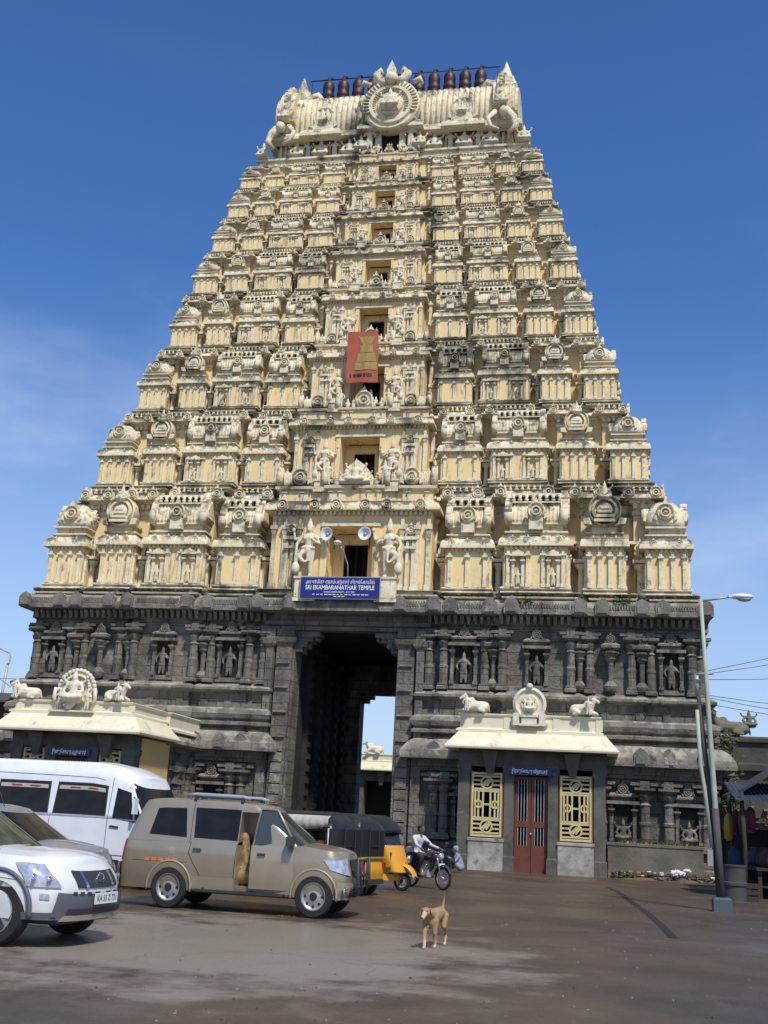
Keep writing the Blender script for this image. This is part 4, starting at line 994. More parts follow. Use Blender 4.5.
sweep(b,rect(-10.4,-5.86,-3.93,-.35),[(0,4.40),(.12,4.42),(.12,4.5),(.02,4.55),(.0,4.6),(0,5.02),(.05,5.04),(.07,5.09),(.05,5.12)],3)
o=b.build('stone_rear_hall',[m_stone,m_stonek,m_dark,m_cream],s2); o.location=(8.185,7.05,0)
s3=shrine('courtyard_shrine','distant cream roofed shrine seen through the gate opening beyond the passage',-6.9,.9,36,39,5.0,6.2,None,False,False)
link('bull_statue',bpy.data.meshes['bull_statue'],s3,(-2.75,-.2,6.2),(0,0,.2),(.85,.85,.85))

# ------------------------------------------------------------------ ground, walls
m_ground=mat('worn_asphalt',(.105,.074,.046),.6,bump=(22,1.0,.02),noise=(.45,(.064,.043,.027),.95),stain=[((.17,.15,.12),.25,.57,0,.5),((.040,.029,.021),.8,.56,0,.75),((.20,.17,.13),2.2,.62,0,.45),((.035,.027,.02),5,.62,0,.6),((.22,.20,.165),16,.60,0,.55),((.022,.018,.014),24,.60,0,.5)])
nt=m_ground.node_tree; N=nt.nodes; L=nt.links; bs=N['Principled BSDF']
vt=N.new('ShaderNodeTexVoronoi'); vt.feature='DISTANCE_TO_EDGE'; vt.inputs['Scale'].default_value=.30; vn=N.new('ShaderNodeTexNoise'); vn.inputs['Scale'].default_value=1.4; vn.inputs['Detail'].default_value=6
gg=[n for n in N if n.type=='NEW_GEOMETRY'][0]; L.new(gg.outputs['Position'],vn.inputs['Vector']); va=N.new('ShaderNodeVectorMath'); va.operation='ADD'; L.new(gg.outputs['Position'],va.inputs[0]); L.new(vn.outputs['Color'],va.inputs[1]); L.new(va.outputs[0],vt.inputs['Vector'])
vr=N.new('ShaderNodeMapRange'); vr.inputs[1].default_value=.0; vr.inputs[2].default_value=.012; vr.inputs[3].default_value=.22; vr.inputs[4].default_value=0; L.new(vt.outputs['Distance'],vr.inputs[0])
# pale dusty patch around the cars, damp patch to the right (roughness)
geo=[n for n in N if n.type=='NEW_GEOMETRY'][0]
def ell(cx,cy,rx,ry,ang=0):
    mp=N.new('ShaderNodeMapping'); mp.vector_type='TEXTURE'; mp.inputs['Location'].default_value=(cx,cy,0); mp.inputs['Scale'].default_value=(rx,ry,1000); mp.inputs['Rotation'].default_value=(0,0,ang); L.new(geo.outputs['Position'],mp.inputs[0])
    ln=N.new('ShaderNodeVectorMath'); ln.operation='LENGTH'; L.new(mp.outputs[0],ln.inputs[0])
    nz=N.new('ShaderNodeTexNoise'); nz.inputs['Scale'].default_value=.8; nz.inputs['Detail'].default_value=8; nz.inputs['Roughness'].default_value=.65; L.new(geo.outputs['Position'],nz.inputs['Vector'])
    ad=N.new('ShaderNodeMath'); ad.operation='MULTIPLY_ADD'; L.new(nz.outputs['Fac'],ad.inputs[0]); ad.inputs[1].default_value=2.0; L.new(ln.outputs['Value'],ad.inputs[2])
    mr=N.new('ShaderNodeMapRange'); mr.interpolation_type='SMOOTHSTEP'; mr.inputs[1].default_value=1.6; mr.inputs[2].default_value=2.1; mr.inputs[3].default_value=1; mr.inputs[4].default_value=0; L.new(ad.outputs[0],mr.inputs[0]); return mr.outputs[0]
old=bs.inputs['Base Color'].links[0].from_socket
e1=ell(5.9,-30.2,3.6,4.4); e2=ell(3.0,-20,9,9)
mx=N.new('ShaderNodeMix'); mx.data_type='RGBA'; m2=N.new('ShaderNodeMath'); m2.operation='MULTIPLY'; m2.inputs[1].default_value=.6; L.new(e1,m2.inputs[0]); L.new(m2.outputs[0],mx.inputs[0]); L.new(old,mx.inputs[6]); mx.inputs[7].default_value=(.34,.30,.24,1); mc_=N.new('ShaderNodeMix'); mc_.data_type='RGBA'; L.new(vr.outputs[0],mc_.inputs[0]); L.new(mx.outputs[2],mc_.inputs[6]); mc_.inputs[7].default_value=(.018,.015,.012,1); L.new(mc_.outputs[2],bs.inputs['Base Color'])
nz=N.new('ShaderNodeTexNoise'); nz.inputs['Scale'].default_value=.22; nz.inputs['Detail'].default_value=6; L.new(geo.outputs['Position'],nz.inputs['Vector'])
mr=N.new('ShaderNodeMapRange'); mr.inputs[1].default_value=.42; mr.inputs[2].default_value=.6; mr.inputs[3].default_value=.28; mr.inputs[4].default_value=.7; L.new(nz.outputs['Fac'],mr.inputs[0]); L.new(mr.outputs[0],bs.inputs['Roughness'])
B=MB(); g=MB()
B.add([(-1500,-1500,0),(1500,-1500,0),(1500,1500,0),(-1500,1500,0)],[(0,1,2,3)]); tag(B.build('ground',[m_ground]),None,None,None,'structure')
m_peb=[mat('grit_pale',(.24,.21,.17),.9),mat('grit_dark',(.07,.055,.042),.9)]
G=MB(); random.seed(21)
for i in range(900):
    y=-38+random.random()**1.4*34; x=10.2+random.uniform(-.42,.42)*(y+44)*1.0+ (y+38)*-.18; s_=random.uniform(.004,.013)
    if random.random()<.03: s_*=2
    T=Matrix.Translation((x,y,.002))@Matrix.Rotation(random.uniform(0,3),4,'Z'); frus(G,0,0,0,s_*.8,s_,s_*.7,s_*.5,s_*.4,random.random()<.25,T)
tag(G.build('grit',m_peb),'loose grit and tiny stones scattered over the open yard','grit',None,'stuff')
m_crack=mat('tar_seam',(.02,.017,.015),.7)
B=MB(); pts=[(10.5,-9.6),(10.75,-12),(10.9,-15),(11.15,-19),(11.3,-22.5),(11.35,-25)]
for i in range(len(pts)-1):
    (a,b_),(c,d)=pts[i],pts[i+1]; wd=.07; B.add([(a-wd,b_,.005),(a+wd,b_,.005),(c+wd,d,.005),(c-wd,d,.005)],[(3,2,1,0)])
tag(B.build('road_seam',[m_crack]),None,None,None,'structure')
m_conc=mat('stained_concrete',(.17,.15,.115),.9,noise=(1.2,(.10,.09,.07),.8),bump=(8,.6,.03),stain=[((.05,.045,.035),1.3,.58,0,.7,.4)])
m_dirt=mat('dirt_verge',(.17,.125,.08),.95,noise=(2.5,(.09,.065,.045),.9),bump=(6,1,.08))
B=MB()
# raised earth verge at the wall foot
nx=30
vs=[];fs=[]
for i in range(nx+1):
    x=10.55+6.5*i/nx
    for j,(y,z) in enumerate(((-2.5,.0),(-2.2,.06),(-1.8,.16),(-1.35,.24))): vs.append((x,y+.25*math.sin(i*.9)*(j<2)+(x-10.5)*.05,z+(random.uniform(-.02,.05) if j else -.02)))
for i in range(nx):
    for j in range(3): fs.append((i*4+j,(i+1)*4+j,(i+1)*4+j+1,i*4+j+1))
B.add(vs,fs,0,True); tag(B.build('dirt_verge',[m_dirt]),None,None,None,'structure')
lw=empty('low_wall',(12.2,-1.3,0),0,'low stained concrete retaining wall along the foot of the tower right of the shrine','wall')
B=MB(); sweep(B,rect(10.56,13.95,-1.35,-.82),[(0,-.1),(0,1.1),(.03,1.12),(.03,1.2),(-.02,1.22)],0); o=B.build('wall_body',[m_conc],lw); o.location=(-12.2,1.3,0)
G=MB()
for i in range(900):
    x=random.uniform(10.6,13.9); y=random.uniform(-1.3,-.85); h=random.uniform(.04,.2)*(1.3 if 11<x<13.5 else .5); a=random.uniform(0,PI); dx,dy=.012*math.cos(a),.012*math.sin(a)
    G.add([(x-dx,y-dy,1.2),(x+dx,y+dy,1.2),(x+random.uniform(-.08,.08),y+random.uniform(-.08,.05),1.2+h)],[(0,1,2)])
tag(G.build('grass',[m_weed]),'thin green grass growing on top of the low concrete wall','grass',None,'stuff')
# litter on the verge
m_lit=[mat('plastic_white',(.7,.7,.68),.5),mat('plastic_pink',(.5,.22,.18),.5),mat('dry_leaves',(.12,.085,.05),.9),mat('plastic_blue',(.1,.16,.35),.5)]
G=MB()
for i in range(420):
    x=10.7+random.random()**1.3*5; y=random.uniform(-2.4,-1.4)+(x-10.5)*.05; s_=random.uniform(.02,.09); mt=2 if random.random()<.75 else random.choice((0,0,1,3))
    a=random.uniform(0,PI); T=Matrix.Translation((x,y,.12+random.uniform(0,.12)))@Matrix.Rotation(a,4,'Z')@Matrix.Rotation(random.uniform(-.6,.6),4,'X')
    box(G,-s_,s_,-s_*.6,s_*.6,-.01,.02+s_*.2,mt,T)
for i in range(60):
    x=random.uniform(11,13.6); s_=random.uniform(.03,.07); T=Matrix.Translation((x,random.uniform(-1.3,-.95),1.24))@Matrix.Rotation(random.uniform(0,3),4,'Z'); box(G,-s_,s_,-s_*.6,s_*.6,-.01,.04,random.choice((0,2,1,2)),T)
tag(G.build('litter',m_lit),'scattered litter and dry leaves along the foot of the low wall','litter',None,'stuff')
m_rub=mat('crumpled_plastic',(.68,.68,.66),.5)
def bag(loc,sx,label):
    b=MB(); n=14
    vs=[];fs=[]
    for j in range(7):
        p=PI*j/6
        for i in range(n):
            a=2*PI*i/n; r_=1+random.uniform(-.22,.22); vs.append((loc[0]+sx*math.sin(p)*math.cos(a)*r_,loc[1]+sx*.7*math.sin(p)*math.sin(a)*r_,loc[2]+sx*.45*(1-math.cos(p))*r_))
    for j in range(6):
        for i in range(n): fs.append((j*n+i,j*n+(i+1)%n,(j+1)*n+(i+1)%n,(j+1)*n+i))
    b.add(vs,fs,0,False); return tag(b.build('plastic_bag',[m_rub]),label,'rubbish')
bag((13.0,-1.9,.15),.26,'crumpled white plastic bag lying on the dirt verge left of the lamp post foot')
bag((13.35,-1.5,.3),.14,'small white plastic scrap on the verge just behind the lamp post foot')
# far compound walls
m_cw=mat('dark_compound_wall',(.085,.075,.062),.9,noise=(.8,(.045,.04,.035),.8),bump=(5,.6,.05),stain=[((.22,.15,.11),1.6,.64,0,.7),((.18,.16,.13),3,.66,.05,.6)])
m_fol=mat('dark_foliage',(.05,.065,.025),.8,noise=(1.5,(.10,.085,.035),.8))
cwl=empty('compound_wall',(20,8,0),0,'dark weathered compound wall running right from the tower','wall')
B=MB(); sweep(B,rect(15.0,60,7.7,8.3),[(0,-.1),(0,4.4),(.25,4.5),(.25,4.75),(0,4.85),(0,5.7),(.15,5.75),(.15,5.9),(0,6.0)],0); o=B.build('wall_body',[m_cw],cwl); o.location=(-20,-8,0)
m_bul=mat('weathered_statue',(.17,.155,.115),.9,noise=(3,(.14,.13,.10),.9),bump=(10,.8,.04))
b=MB(); fig(b,BULL,0,0,0,1,0); fig(b,SEAT,.75,0,.45,.6,0); 
o=b.build('wall_top_bull',[m_bul],None,(16.1,8,6.0),(0,0,.1),None); o.scale=(1.1,1.1,.95); tag(o,'weathered stone bull statue sitting on the dark compound wall at right','statue')
o2=o.copy(); COL.objects.link(o2); o2.location=(18.9,8,6.0); tag(o2,'second weathered bull statue on the compound wall, cut off by the right picture edge','statue')
def bush(name,label,c,r,n,cat='shrub',sz=.12):
    W=MB(); rt=empty(name,(c[0],c[1],c[2]-r[2]),0,label,cat)
    cl=[(random.gauss(0,.45),random.gauss(0,.45),random.gauss(0,.42)) for _ in range(14)]
    for i in range(n):
        q=random.choice(cl); p=Vector((c[0]+r[0]*(q[0]+random.gauss(0,.22)),c[1]+r[1]*(q[1]+random.gauss(0,.22)),c[2]+r[2]*(q[2]+random.gauss(0,.22))))
        d1=Vector((random.gauss(0,1),random.gauss(0,1),random.gauss(0,1))).normalized()*sz; d2=d1.orthogonal().normalized()*sz*.45
        W.add([tuple(p-d1),tuple(p+d2),tuple(p+d1),tuple(p-d2)],[(0,1,2,3)])
    o=W.build('foliage',[m_fol],rt); o.location=-rt.location
    W=MB()
    for i in range(5): tube(W,[(0,0,0),(random.gauss(0,.3)*r[0],random.gauss(0,.3)*r[1],r[2]*.9),(random.gauss(0,.5)*r[0],random.gauss(0,.5)*r[1],r[2]*1.6)],.03,5)
    W.build('stem',[m_lattb],rt)
bush('shrub','dry olive shrub growing over the compound wall between tower and bull statue',(15.0,6.6,5.2),(.9,.6,1.2),1500)
bush('shrub','low dark shrub at the foot of the compound wall behind the stall',(15.4,4.5,3.3),(.8,.6,.9),900)
bw_=empty('brick_rubble_wall',(16.3,5.2,0),0,'broken brick wall stub with red and pale rubble beside the tower corner','wall')
m_br=[mat('red_brick',(.16,.075,.05),.9),mat('pale_brick',(.22,.18,.14),.9),m_cw]
B=MB(); box(B,-1.2,1.6,.1,.5,0,3.0,2)
for r_ in range(28):
    for i in range(12):
        if random.random()<.22: x=-1.15+.23*i+(.11 if r_%2 else 0); box(B,x,x+.2,-.08+random.uniform(-.03,.03),.12,.15+.1*r_,.15+.1*r_+.08,random.choice((0,1,1,2)))
B.build('brickwork',m_br,bw_)
cl2=empty('compound_wall',(-20,2,0),0,'dark compound wall at far left beyond the left shrine','wall')
B=MB(); sweep(B,rect(-60,-14.9,4,4.6),[(0,-.1),(0,5.0),(.25,5.1),(.25,5.4),(0,5.5),(0,5.8)],0); o=B.build('wall_body',[m_cw],cl2); o.location=(20,-2,0)
o=b=MB(); box(b,-16.2,-14.9,.5,2.5,0,5.6,0); sweep(b,rect(-16.3,-14.9,.4,2.6),[(0,5.6),(.5,5.65),(.5,5.75),(0,6.1)],0); tag(b.build('stone_outhouse',[m_cw]),'small dark stone block roofed with a slab beyond the left shrine','building')
# ------------------------------------------------------------------ vehicles
def paint(n,c,rough=.3,coat=.6,metal=0,dirt=.0):
    return mat(n,c,rough,metal=metal,coat=coat,noise=(2.5,tuple(x*.82 for x in c),.5,1,'obj'))
m_gold_p=paint('champagne_paint',(.40,.33,.23),.3,.6,.45); m_goldl=paint('champagne_cladding',(.36,.31,.22),.45,.2,.2)
m_wht=paint('white_car_paint',(.78,.79,.76),.3,.6); m_vanw=paint('white_van_paint',(.80,.82,.84),.32,.5); m_silv=paint('silver_blue_paint',(.34,.36,.40),.3,.6,.4)
m_glass=mat('tinted_glass',(.010,.011,.012),.12,spec=.28,noise=(3,(.022,.020,.018),.8,1,'obj')); m_glass2=mat('green_tinted_windscreen',(.03,.045,.035),.07,spec=.7)
m_plas=mat('black_plastic',(.035,.035,.038),.6); m_plasg=mat('grey_bumper_plastic',(.10,.105,.12),.55)
m_tyre=mat('tyre_rubber',(.018,.018,.018),.85); m_rim=mat('steel_rim',(.42,.42,.42),.4,metal=.5); m_chr=mat('chrome',(.75,.75,.76),.15,metal=1)
m_lamp=mat('headlamp_glass',(.62,.64,.70),.12,metal=.4,noise=(12,(.3,.32,.38),.8,1,'obj')); m_red=mat('tail_lamp_red',(.35,.015,.01),.2,coat=.5)
m_seat=mat('patterned_seat_cloth',(.38,.27,.13),.9,noise=(9,(.12,.08,.04),.9,1,'obj')); m_plate=mat('plate_white',(.75,.75,.72),.5)
m_org=paint('auto_yellow_paint',(.72,.33,.02),.45,.3); m_canv=mat('black_canopy_vinyl',(.018,.018,.019),.36,spec=.5,bump=(14,.3,.01,1)); m_clothw=mat('folded_canvas',(.48,.45,.38),.9,noise=(5,(.3,.28,.22),.6))
m_green=mat('auto_green_trim',(.02,.12,.05),.5); m_pink=mat('pink_shirt',(.45,.22,.22),.9); m_orgl=mat('orange_sticker',(.7,.2,.03),.5); m_rail=mat('roof_rail_grey',(.30,.32,.37),.45)
def sgnp(a,e): return math.copysign(abs(a)**e,a)
class Body:
    """ring-built car body; local x forward, right side is -y"""
    def __init__(s,L,w,zb,top,fi,ri,si,cf=.5,cr=.3,nf=3.2,nr=4.5):
        s.L,s.w,s.zb,s.top,s.fi,s.ri,s.si,s.cf,s.cr,s.nf,s.nr=L,w,zb,top,(lambda t:fi(max(t,0))),(lambda t:ri(max(t,0))),(lambda t:si(max(t,0))),cf,cr,nf,nr
    def P(s,u,t,off=0):
        sg=-1 if u>=0 else 1; u=abs(u)
        w=s.w-s.si(t)+off; xf=s.L-s.fi(t)+off; xr=s.ri(t)-off
        if u<.34: a=u/.34*PI/2; x=xf-s.cf+s.cf*abs(math.cos(a))**(2/s.nf); y=w*abs(math.sin(a))**(2/s.nf)
        elif u<.78: q=(u-.34)/.44; x=(xf-s.cf)*(1-q)+(xr+s.cr)*q; y=w
        else: a=(u-.78)/.22*PI/2; x=xr+s.cr-s.cr*abs(math.sin(a))**(2/s.nr); y=w*abs(math.cos(a))**(2/s.nr)
        zt=s.top(x); zb=s.zb(x) if callable(s.zb) else s.zb
        return (x,sg*y,zb+t*(zt-zb))
    def ux(s,x,t):
        xf=s.L-s.fi(t)-s.cf; xr=s.ri(t)+s.cr
        if x>xf: 
            c=min(max((x-xf)/s.cf,0),1)**(s.nf/2); return math.acos(min(c,1))/(PI/2)*.34
        if x<xr: c=min(max((xr-x)/s.cr,0),1)**(s.nr/2); return .78+.22*math.asin(min(c,1))/(PI/2)
        return .34+.44*(xf-x)/(xf-xr)
    def shell(s,B,mat=0,ns=46,ts=None,crown=.05,cap=True):
        ts=ts or [0,.06,.14,.25,.38,.5,.62,.74,.84,.92,.97,1.0]
        us=[.34*i/12 for i in range(12)]+[.34+.44*i/ns for i in range(ns)]+[.78+.22*i/8 for i in range(9)]
        ring=[u for u in us]+[-u for u in us[::-1][1:-1]]
        n=len(ring); vs=[s.P(u if abs(u)>1e-9 else 0,t) for t in ts for u in ring]
        m=len(ts); fs=[(j*n+i,j*n+(i+1)%n,(j+1)*n+(i+1)%n,(j+1)*n+i)[::-1] for j in range(m-1) for i in range(n)]
        k=len(us); o=(m-1)*n; idx=lambda i:o+i; mir=lambda i:o+(n-i)%n
        # top cap strips with crown
        rows=[]
        for i in range(k):
            a=vs[idx(i)]; 
            if i==0 or i==k-1: rows.append([idx(i)]*7); continue
            b=vs[mir(i)]; r=[idx(i)]
            for q in range(1,6):
                f=q/6; vs.append((a[0],a[1]+(b[1]-a[1])*f,a[2]+crown*4*f*(1-f)*min(1,abs(a[1]-b[1])/s.w))); r.append(len(vs)-1)
            r.append(mir(i)); rows.append(r)
        for i in range(k-1):
            for q in range(6):
                f=[rows[i][q],rows[i+1][q],rows[i+1][q+1],rows[i][q+1]]; f=list(dict.fromkeys(f))
                if len(f)>2: fs.append(tuple(f)[::-1])
        b0=[i for i in range(n)]; fs.append(tuple(b0))
        B.add(vs,fs,mat,True)
    def patch(s,B,c4,n=8,m=4,off=.006,mat=0,side=1,xz=True,th=.0):
        """c4: four (x,t) or (u,t) corners a,b,c,d around; conforms to the surface"""
        vs=[]
        for j in range(m+1):
            for i in range(n+1):
                f,g=i/n,j/m
                p=[(c4[0][k]*(1-f)+c4[1][k]*f)*(1-g)+(c4[3][k]*(1-f)+c4[2][k]*f)*g for k in (0,1)]
                u=s.ux(p[0],p[1]) if xz else p[0]
                vs.append(s.P(u*side if xz else u,p[1],off))
        fs=[(j*(n+1)+i,j*(n+1)+i+1,(j+1)*(n+1)+i+1,(j+1)*(n+1)+i) for j in range(m) for i in range(n)]
        # skirt back into the body
        B.add(vs,fs,mat,True)
def boolcut(ob,cut):
    me=cut.mesh('cut',[]); c=bpy.data.objects.new('cut',me); COL.objects.link(c)
    m=ob.modifiers.new('b','BOOLEAN'); m.operation='DIFFERENCE'; m.solver='EXACT'; m.object=c
    dg=bpy.context.evaluated_depsgraph_get(); me2=bpy.data.meshes.new_from_object(ob.evaluated_get(dg)); ob.modifiers.clear()
    old=ob.data; ob.data=me2; me2.name=old.name; bpy.data.objects.remove(c); me2.set_sharp_from_angle(angle=R(35))
def wheel(parent,x,y,r,wd=.2,kind='steel',side=-1,rz=0):
    e=MB(); T=None
    lathe(e,[(r*.66,-wd/2),(r*.93,-wd/2),(r,-wd*.32),(r,wd*.32),(r*.93,wd/2),(r*.66,wd/2)],36,(0,0,0),0,True,'y',cap=False)
    key='tyre%.2f%.2f'%(r,wd)
    w_=empty('wheel',(x,y,r),rz); w_.parent=parent
    e.build('tyre',[m_tyre],w_,sharp=40)
    b=MB(); sd=1 if side<0 else -1
    def dd(prof,mt,n=32): lathe(b,[(a,h*sd) for a,h in prof],n,(0,0,0),mt,True,'y',cap=False)
    dd([(r*.67,wd*.46),(r*.63,wd*.48),(r*.60,wd*.30),(r*.52,wd*.20),(r*.40,wd*.26),(r*.30,wd*.30),(r*.2,wd*.34),(r*.05,wd*.36)],0)
    if kind=='steel':
        for i in range(8):
            a=2*PI*i/8; lathe(b,[(r*.07,wd*.23*sd),(r*.07,wd*.28*sd)],8,(r*.46*math.cos(a),0,r*.46*math.sin(a)),1,False,'y')
        dd([(r*.2,wd*.36),(r*.16,wd*.42),(r*.02,wd*.42)],1,16)
    else:
        for i in range(6):
            a=2*PI*(i+.5)/6; T=Matrix.Rotation(a,4,'Y'); box(b,-r*.09,r*.09,*sorted((-sd*wd*.22,-sd*wd*.33)),r*.22,r*.58,1,T)
    b.build('rim',[m_rim,m_tyre if kind=='steel' else m_plas],w_,sharp=35)
    return w_
def wins(rt,bd,quads,ms=None):
    for q in quads:
        for sd in (1,-1):
            W=MB(); bd.patch(W,q,10,5,.006,0,sd); link('side_window',W.mesh('side_window',ms or [m_glass]),rt)
def place(rt,P,loc,th):
    c,s=math.cos(th),math.sin(th); rt.location=(P[0]-c*loc[0]+s*loc[1],P[1]-s*loc[0]-c*loc[1],0); rt.rotation_euler=(0,0,th)
lerp=lambda pts: (lambda x: next((a[1]+(b[1]-a[1])*(x-a[0])/(b[0]-a[0]) for a,b in zip(pts,pts[1:]) if x<=b[0]),pts[-1][1]) if x>pts[0][0] else pts[0][1])
def arches(ob,xs,r,w,depth=.42):
    c=MB()
    for x in xs:
        for sg in (-1,1):
            lathe(c,[(r,-.0),(r,depth)],32,(x,-sg*(w+.1-depth) if sg<0 else (w+.1),r*.86),0,False,'y')
    boolcut(ob,c)
def arch_lip(B,x,z,r,y,mat=0,th=.03,a0=-8,a1=188):
    pts=[(x+r*math.cos(R(a0+(a1-a0)*i/24)),y,z+r*math.sin(R(a0+(a1-a0)*i/24))) for i in range(25)]; tube(B,pts,th,6,mat)
def seam(B,body,pts,side=1,off=.003,w=.006,mat=0):
    """thin dark line following the body through (x,t) points"""
    for a,b in zip(pts,pts[1:]):
        dx,dt=b[0]-a[0],b[1]-a[1]; L_=math.hypot(dx,dt*.7); nx,nt_=-dt*.7/L_*w,dx/L_*w/.7
        body.patch(B,[(a[0]-nx,a[1]-nt_),(b[0]-nx,b[1]-nt_),(b[0]+nx,b[1]+nt_),(a[0]+nx,a[1]+nt_)],6,1,off,mat,side)

# ---- gold people carrier
def gold_suv():
    rt=empty('parked_car',(0,0,0),0,'champagne gold estate car with roof rack and its front door standing ajar','car')
    top=lerp([(0,1.08),(3.0,1.10),(3.35,1.10),(3.8,1.05),(4.1,.97),(4.25,.9)])
    lo=Body(4.14,.83,.30,top,lambda t:.02+.10*max(0,t-.55)/.45+.05*(t<.1),lambda t:-.13+.08*max(0,t-.5),lambda t:.05*max(0,.35-t)/.35+.05*max(0,t-.8)/.2,.45,.18,3.4,6)
    B=MB(); lo.shell(B,0); ob=B.build('body',[m_gold_p,m_dark],rt)
    arches(ob,[.85,3.53],.40,.83)
    c=MB(); box(c,2.08,2.42,-1.2,-.15,.42,1.5); boolcut(ob,c)
    gt=lerp([(0,1.70),(.6,1.76),(2.0,1.76),(2.7,1.68)])
    gh=Body(3.42,.79,1.06,gt,lambda t:.02+.86*t,lambda t:-.10+.27*t**1.3,lambda t:.0+.15*t+.06*max(0,t-.9)*5,.30,.18,3.0,4)
    B=MB(); gh.shell(B,0,ts=[0,.1,.25,.4,.55,.7,.82,.9,.95,1.0],crown=.03); oc=B.build('cabin',[m_gold_p,m_dark],rt)
    c=MB(); box(c,2.08,2.42,-1.2,-.15,.9,1.60); boolcut(oc,c)
    wins(rt,gh,[[(.38,.16),(1.10,.12),(1.02,.80),(.48,.78)],[(1.24,.12),(2.06,.10),(2.06,.82),(1.20,.82)]])
    W=MB(); gh.patch(W,[(2.16,.10),(3.05,.10),(2.60,.82),(2.16,.82)],10,5,.006,0,-1); link('side_window',W.mesh('side_window',[m_glass]),rt)
    W=MB(); gh.patch(W,[(-.27,.08),(.27,.08),(.26,.90),(-.26,.90)],14,6,.006,0,1,False); link('windscreen',W.mesh('windscreen',[m_glass2]),rt)
    W=MB(); gh.patch(W,[(.93,.15),(1.0,.15),(1.0,.8),(.93,.8)],4,4,.006,0,1,False); link('rear_window',W.mesh('rear_window',[m_glass]),rt)
    # ajar front door
    D=MB(); vs=[]; n=8
    d=empty('front_door',(0,0,0)); d.parent=rt; d.location=(3.12,-.80,0); d.rotation_euler=(0,0,R(7))
    
    def dsh(off,x0,x1):
        vs=[]; 
        for j in range(9):
            t=.12+.86*j/8
            for i in range(9):
                x=x0+(x1-x0)*i/8; p=lo.P(lo.ux(x,t),t,off); vs.append((p[0]-3.12,p[1]+.80,p[2]))
        return vs
    a=dsh(.012,2.36,3.13); b_=dsh(-.03,2.36,3.13); k=81
    fs=[(j*9+i,j*9+i+1,(j+1)*9+i+1,(j+1)*9+i) for j in range(8) for i in range(8)]; fs+= [tuple(k+q for q in f)[::-1] for f in fs]
    edge=[i for i in range(9)]+[j*9+8 for j in range(1,9)]+[72+i for i in range(7,-1,-1)]+[j*9 for j in range(7,0,-1)]
    fs+=[(edge[i],k+edge[i],k+edge[(i+1)%len(edge)],edge[(i+1)%len(edge)]) for i in range(len(edge))]
    D.add(a+b_,fs,0,True); D.build('door_panel',[m_gold_p],d,sharp=40)
    D=MB(); fr=[(-.74,1.08),(-.66,1.66),(-.36,1.66),(-.02,1.16)]
    fr3=[(x,.06+.16*(z-1.08)/.6,z) for x,z in fr]; tube(D,fr3,.025,6); link('window_frame',D.mesh('window_frame',[m_gold_p]),d)
    D=MB(); D.add([(x,y+.004,z) for x,y,z in fr3],[(0,3,2,1)],0); link('window_pane',D.mesh('window_pane',[mat('door_glass',(.05,.06,.06),.06,spec=.6)]),d)
    D=MB(); box(D,-.64,-.50,-.075,-.03,.92,.96); link('handle',D.mesh('handle',[m_plas]),d)
    D=MB(); box(D,-.12,.02,-.24,-.04,1.10,1.25); link('mirror',D.mesh('mirror',[m_plas]),d)
    S=MB(); capsule(S,(2.13,-.42,.62),(2.08,-.42,1.18),.12,.09); capsule(S,(2.15,-.48,.58),(2.45,-.48,.58),.17,.15); S.build('front_seat',[m_seat],rt)
    S=MB()
    for sd in (1,-1):
        seam(S,lo,[(1.2,.99),(1.18,.75),(1.28,.55),(1.40,.35),(1.42,.14),(2.04,.14),(2.07,.99)],sd)
        seam(S,lo,[(2.34,.99),(2.34,.14),(3.0,.14),(3.12,.4),(3.12,.98)],sd)
        seam(S,gh,[(1.17,.0),(1.16,.9)],sd); seam(S,lo,[(.12,.56),(1.15,.56)],sd,w=.003)
    link('panel_gap',S.mesh('panel_gap',[m_plas]),rt)
    S=MB(); lo.patch(S,[(1.26,.80),(1.42,.80),(1.42,.86),(1.26,.86)],4,2,.02,0,1); link('handle',S.mesh('handle',[m_plas]),rt)
    S=MB(); lo.patch(S,[(.80,.72),(.92,.72),(.92,.85),(.80,.85)],4,3,.004,0,1); link('fuel_flap',S.mesh('fuel_flap',[m_goldl]),rt)
    for sd in (1,-1):
        for a,b,t0,t1 in ((1.27,2.06,.04,.30),(2.42,3.1,.04,.30)): C=MB(); lo.patch(C,[(a,t0),(b,t0),(b,t1),(a,t1)],8,3,.016,0,sd); link('cladding',C.mesh('cladding',[m_goldl]),rt)
    for sd in (1,-1):
        for x in (.85,3.53): C=MB(); arch_lip(C,x,.34,.415,-.82*sd,0,.022); link('wheel_arch_trim',C.mesh('wheel_arch_trim',[m_goldl]),rt)
    C=MB(); lo.patch(C,[(.8,.02),(1.0,.02),(1.0,.50),(.8,.50)],10,5,.05,0,1,False); lo.patch(C,[(-.8,.02),(-1.0,.02),(-1.0,.50),(-.8,.50)],10,5,.05,0,1,False); link('rear_bumper',C.mesh('rear_bumper',[m_goldl]),rt)
    C=MB()
    lo.patch(C,[(-.27,.0),(.27,.0),(.27,.40),(-.27,.40)],24,5,.04,0,1,False); link('front_bumper',C.mesh('front_bumper',[m_goldl]),rt)
    C=MB(); lo.patch(C,[(.05,.60),(-.05,.60),(-.05,.92),(.05,.92)],6,4,.02,0,1,False); lo.patch(C,[(.12,.05),(-.12,.05),(-.12,.28),(.12,.28)],6,4,.06,0,1,False); link('grille',C.mesh('grille',[m_plas]),rt)
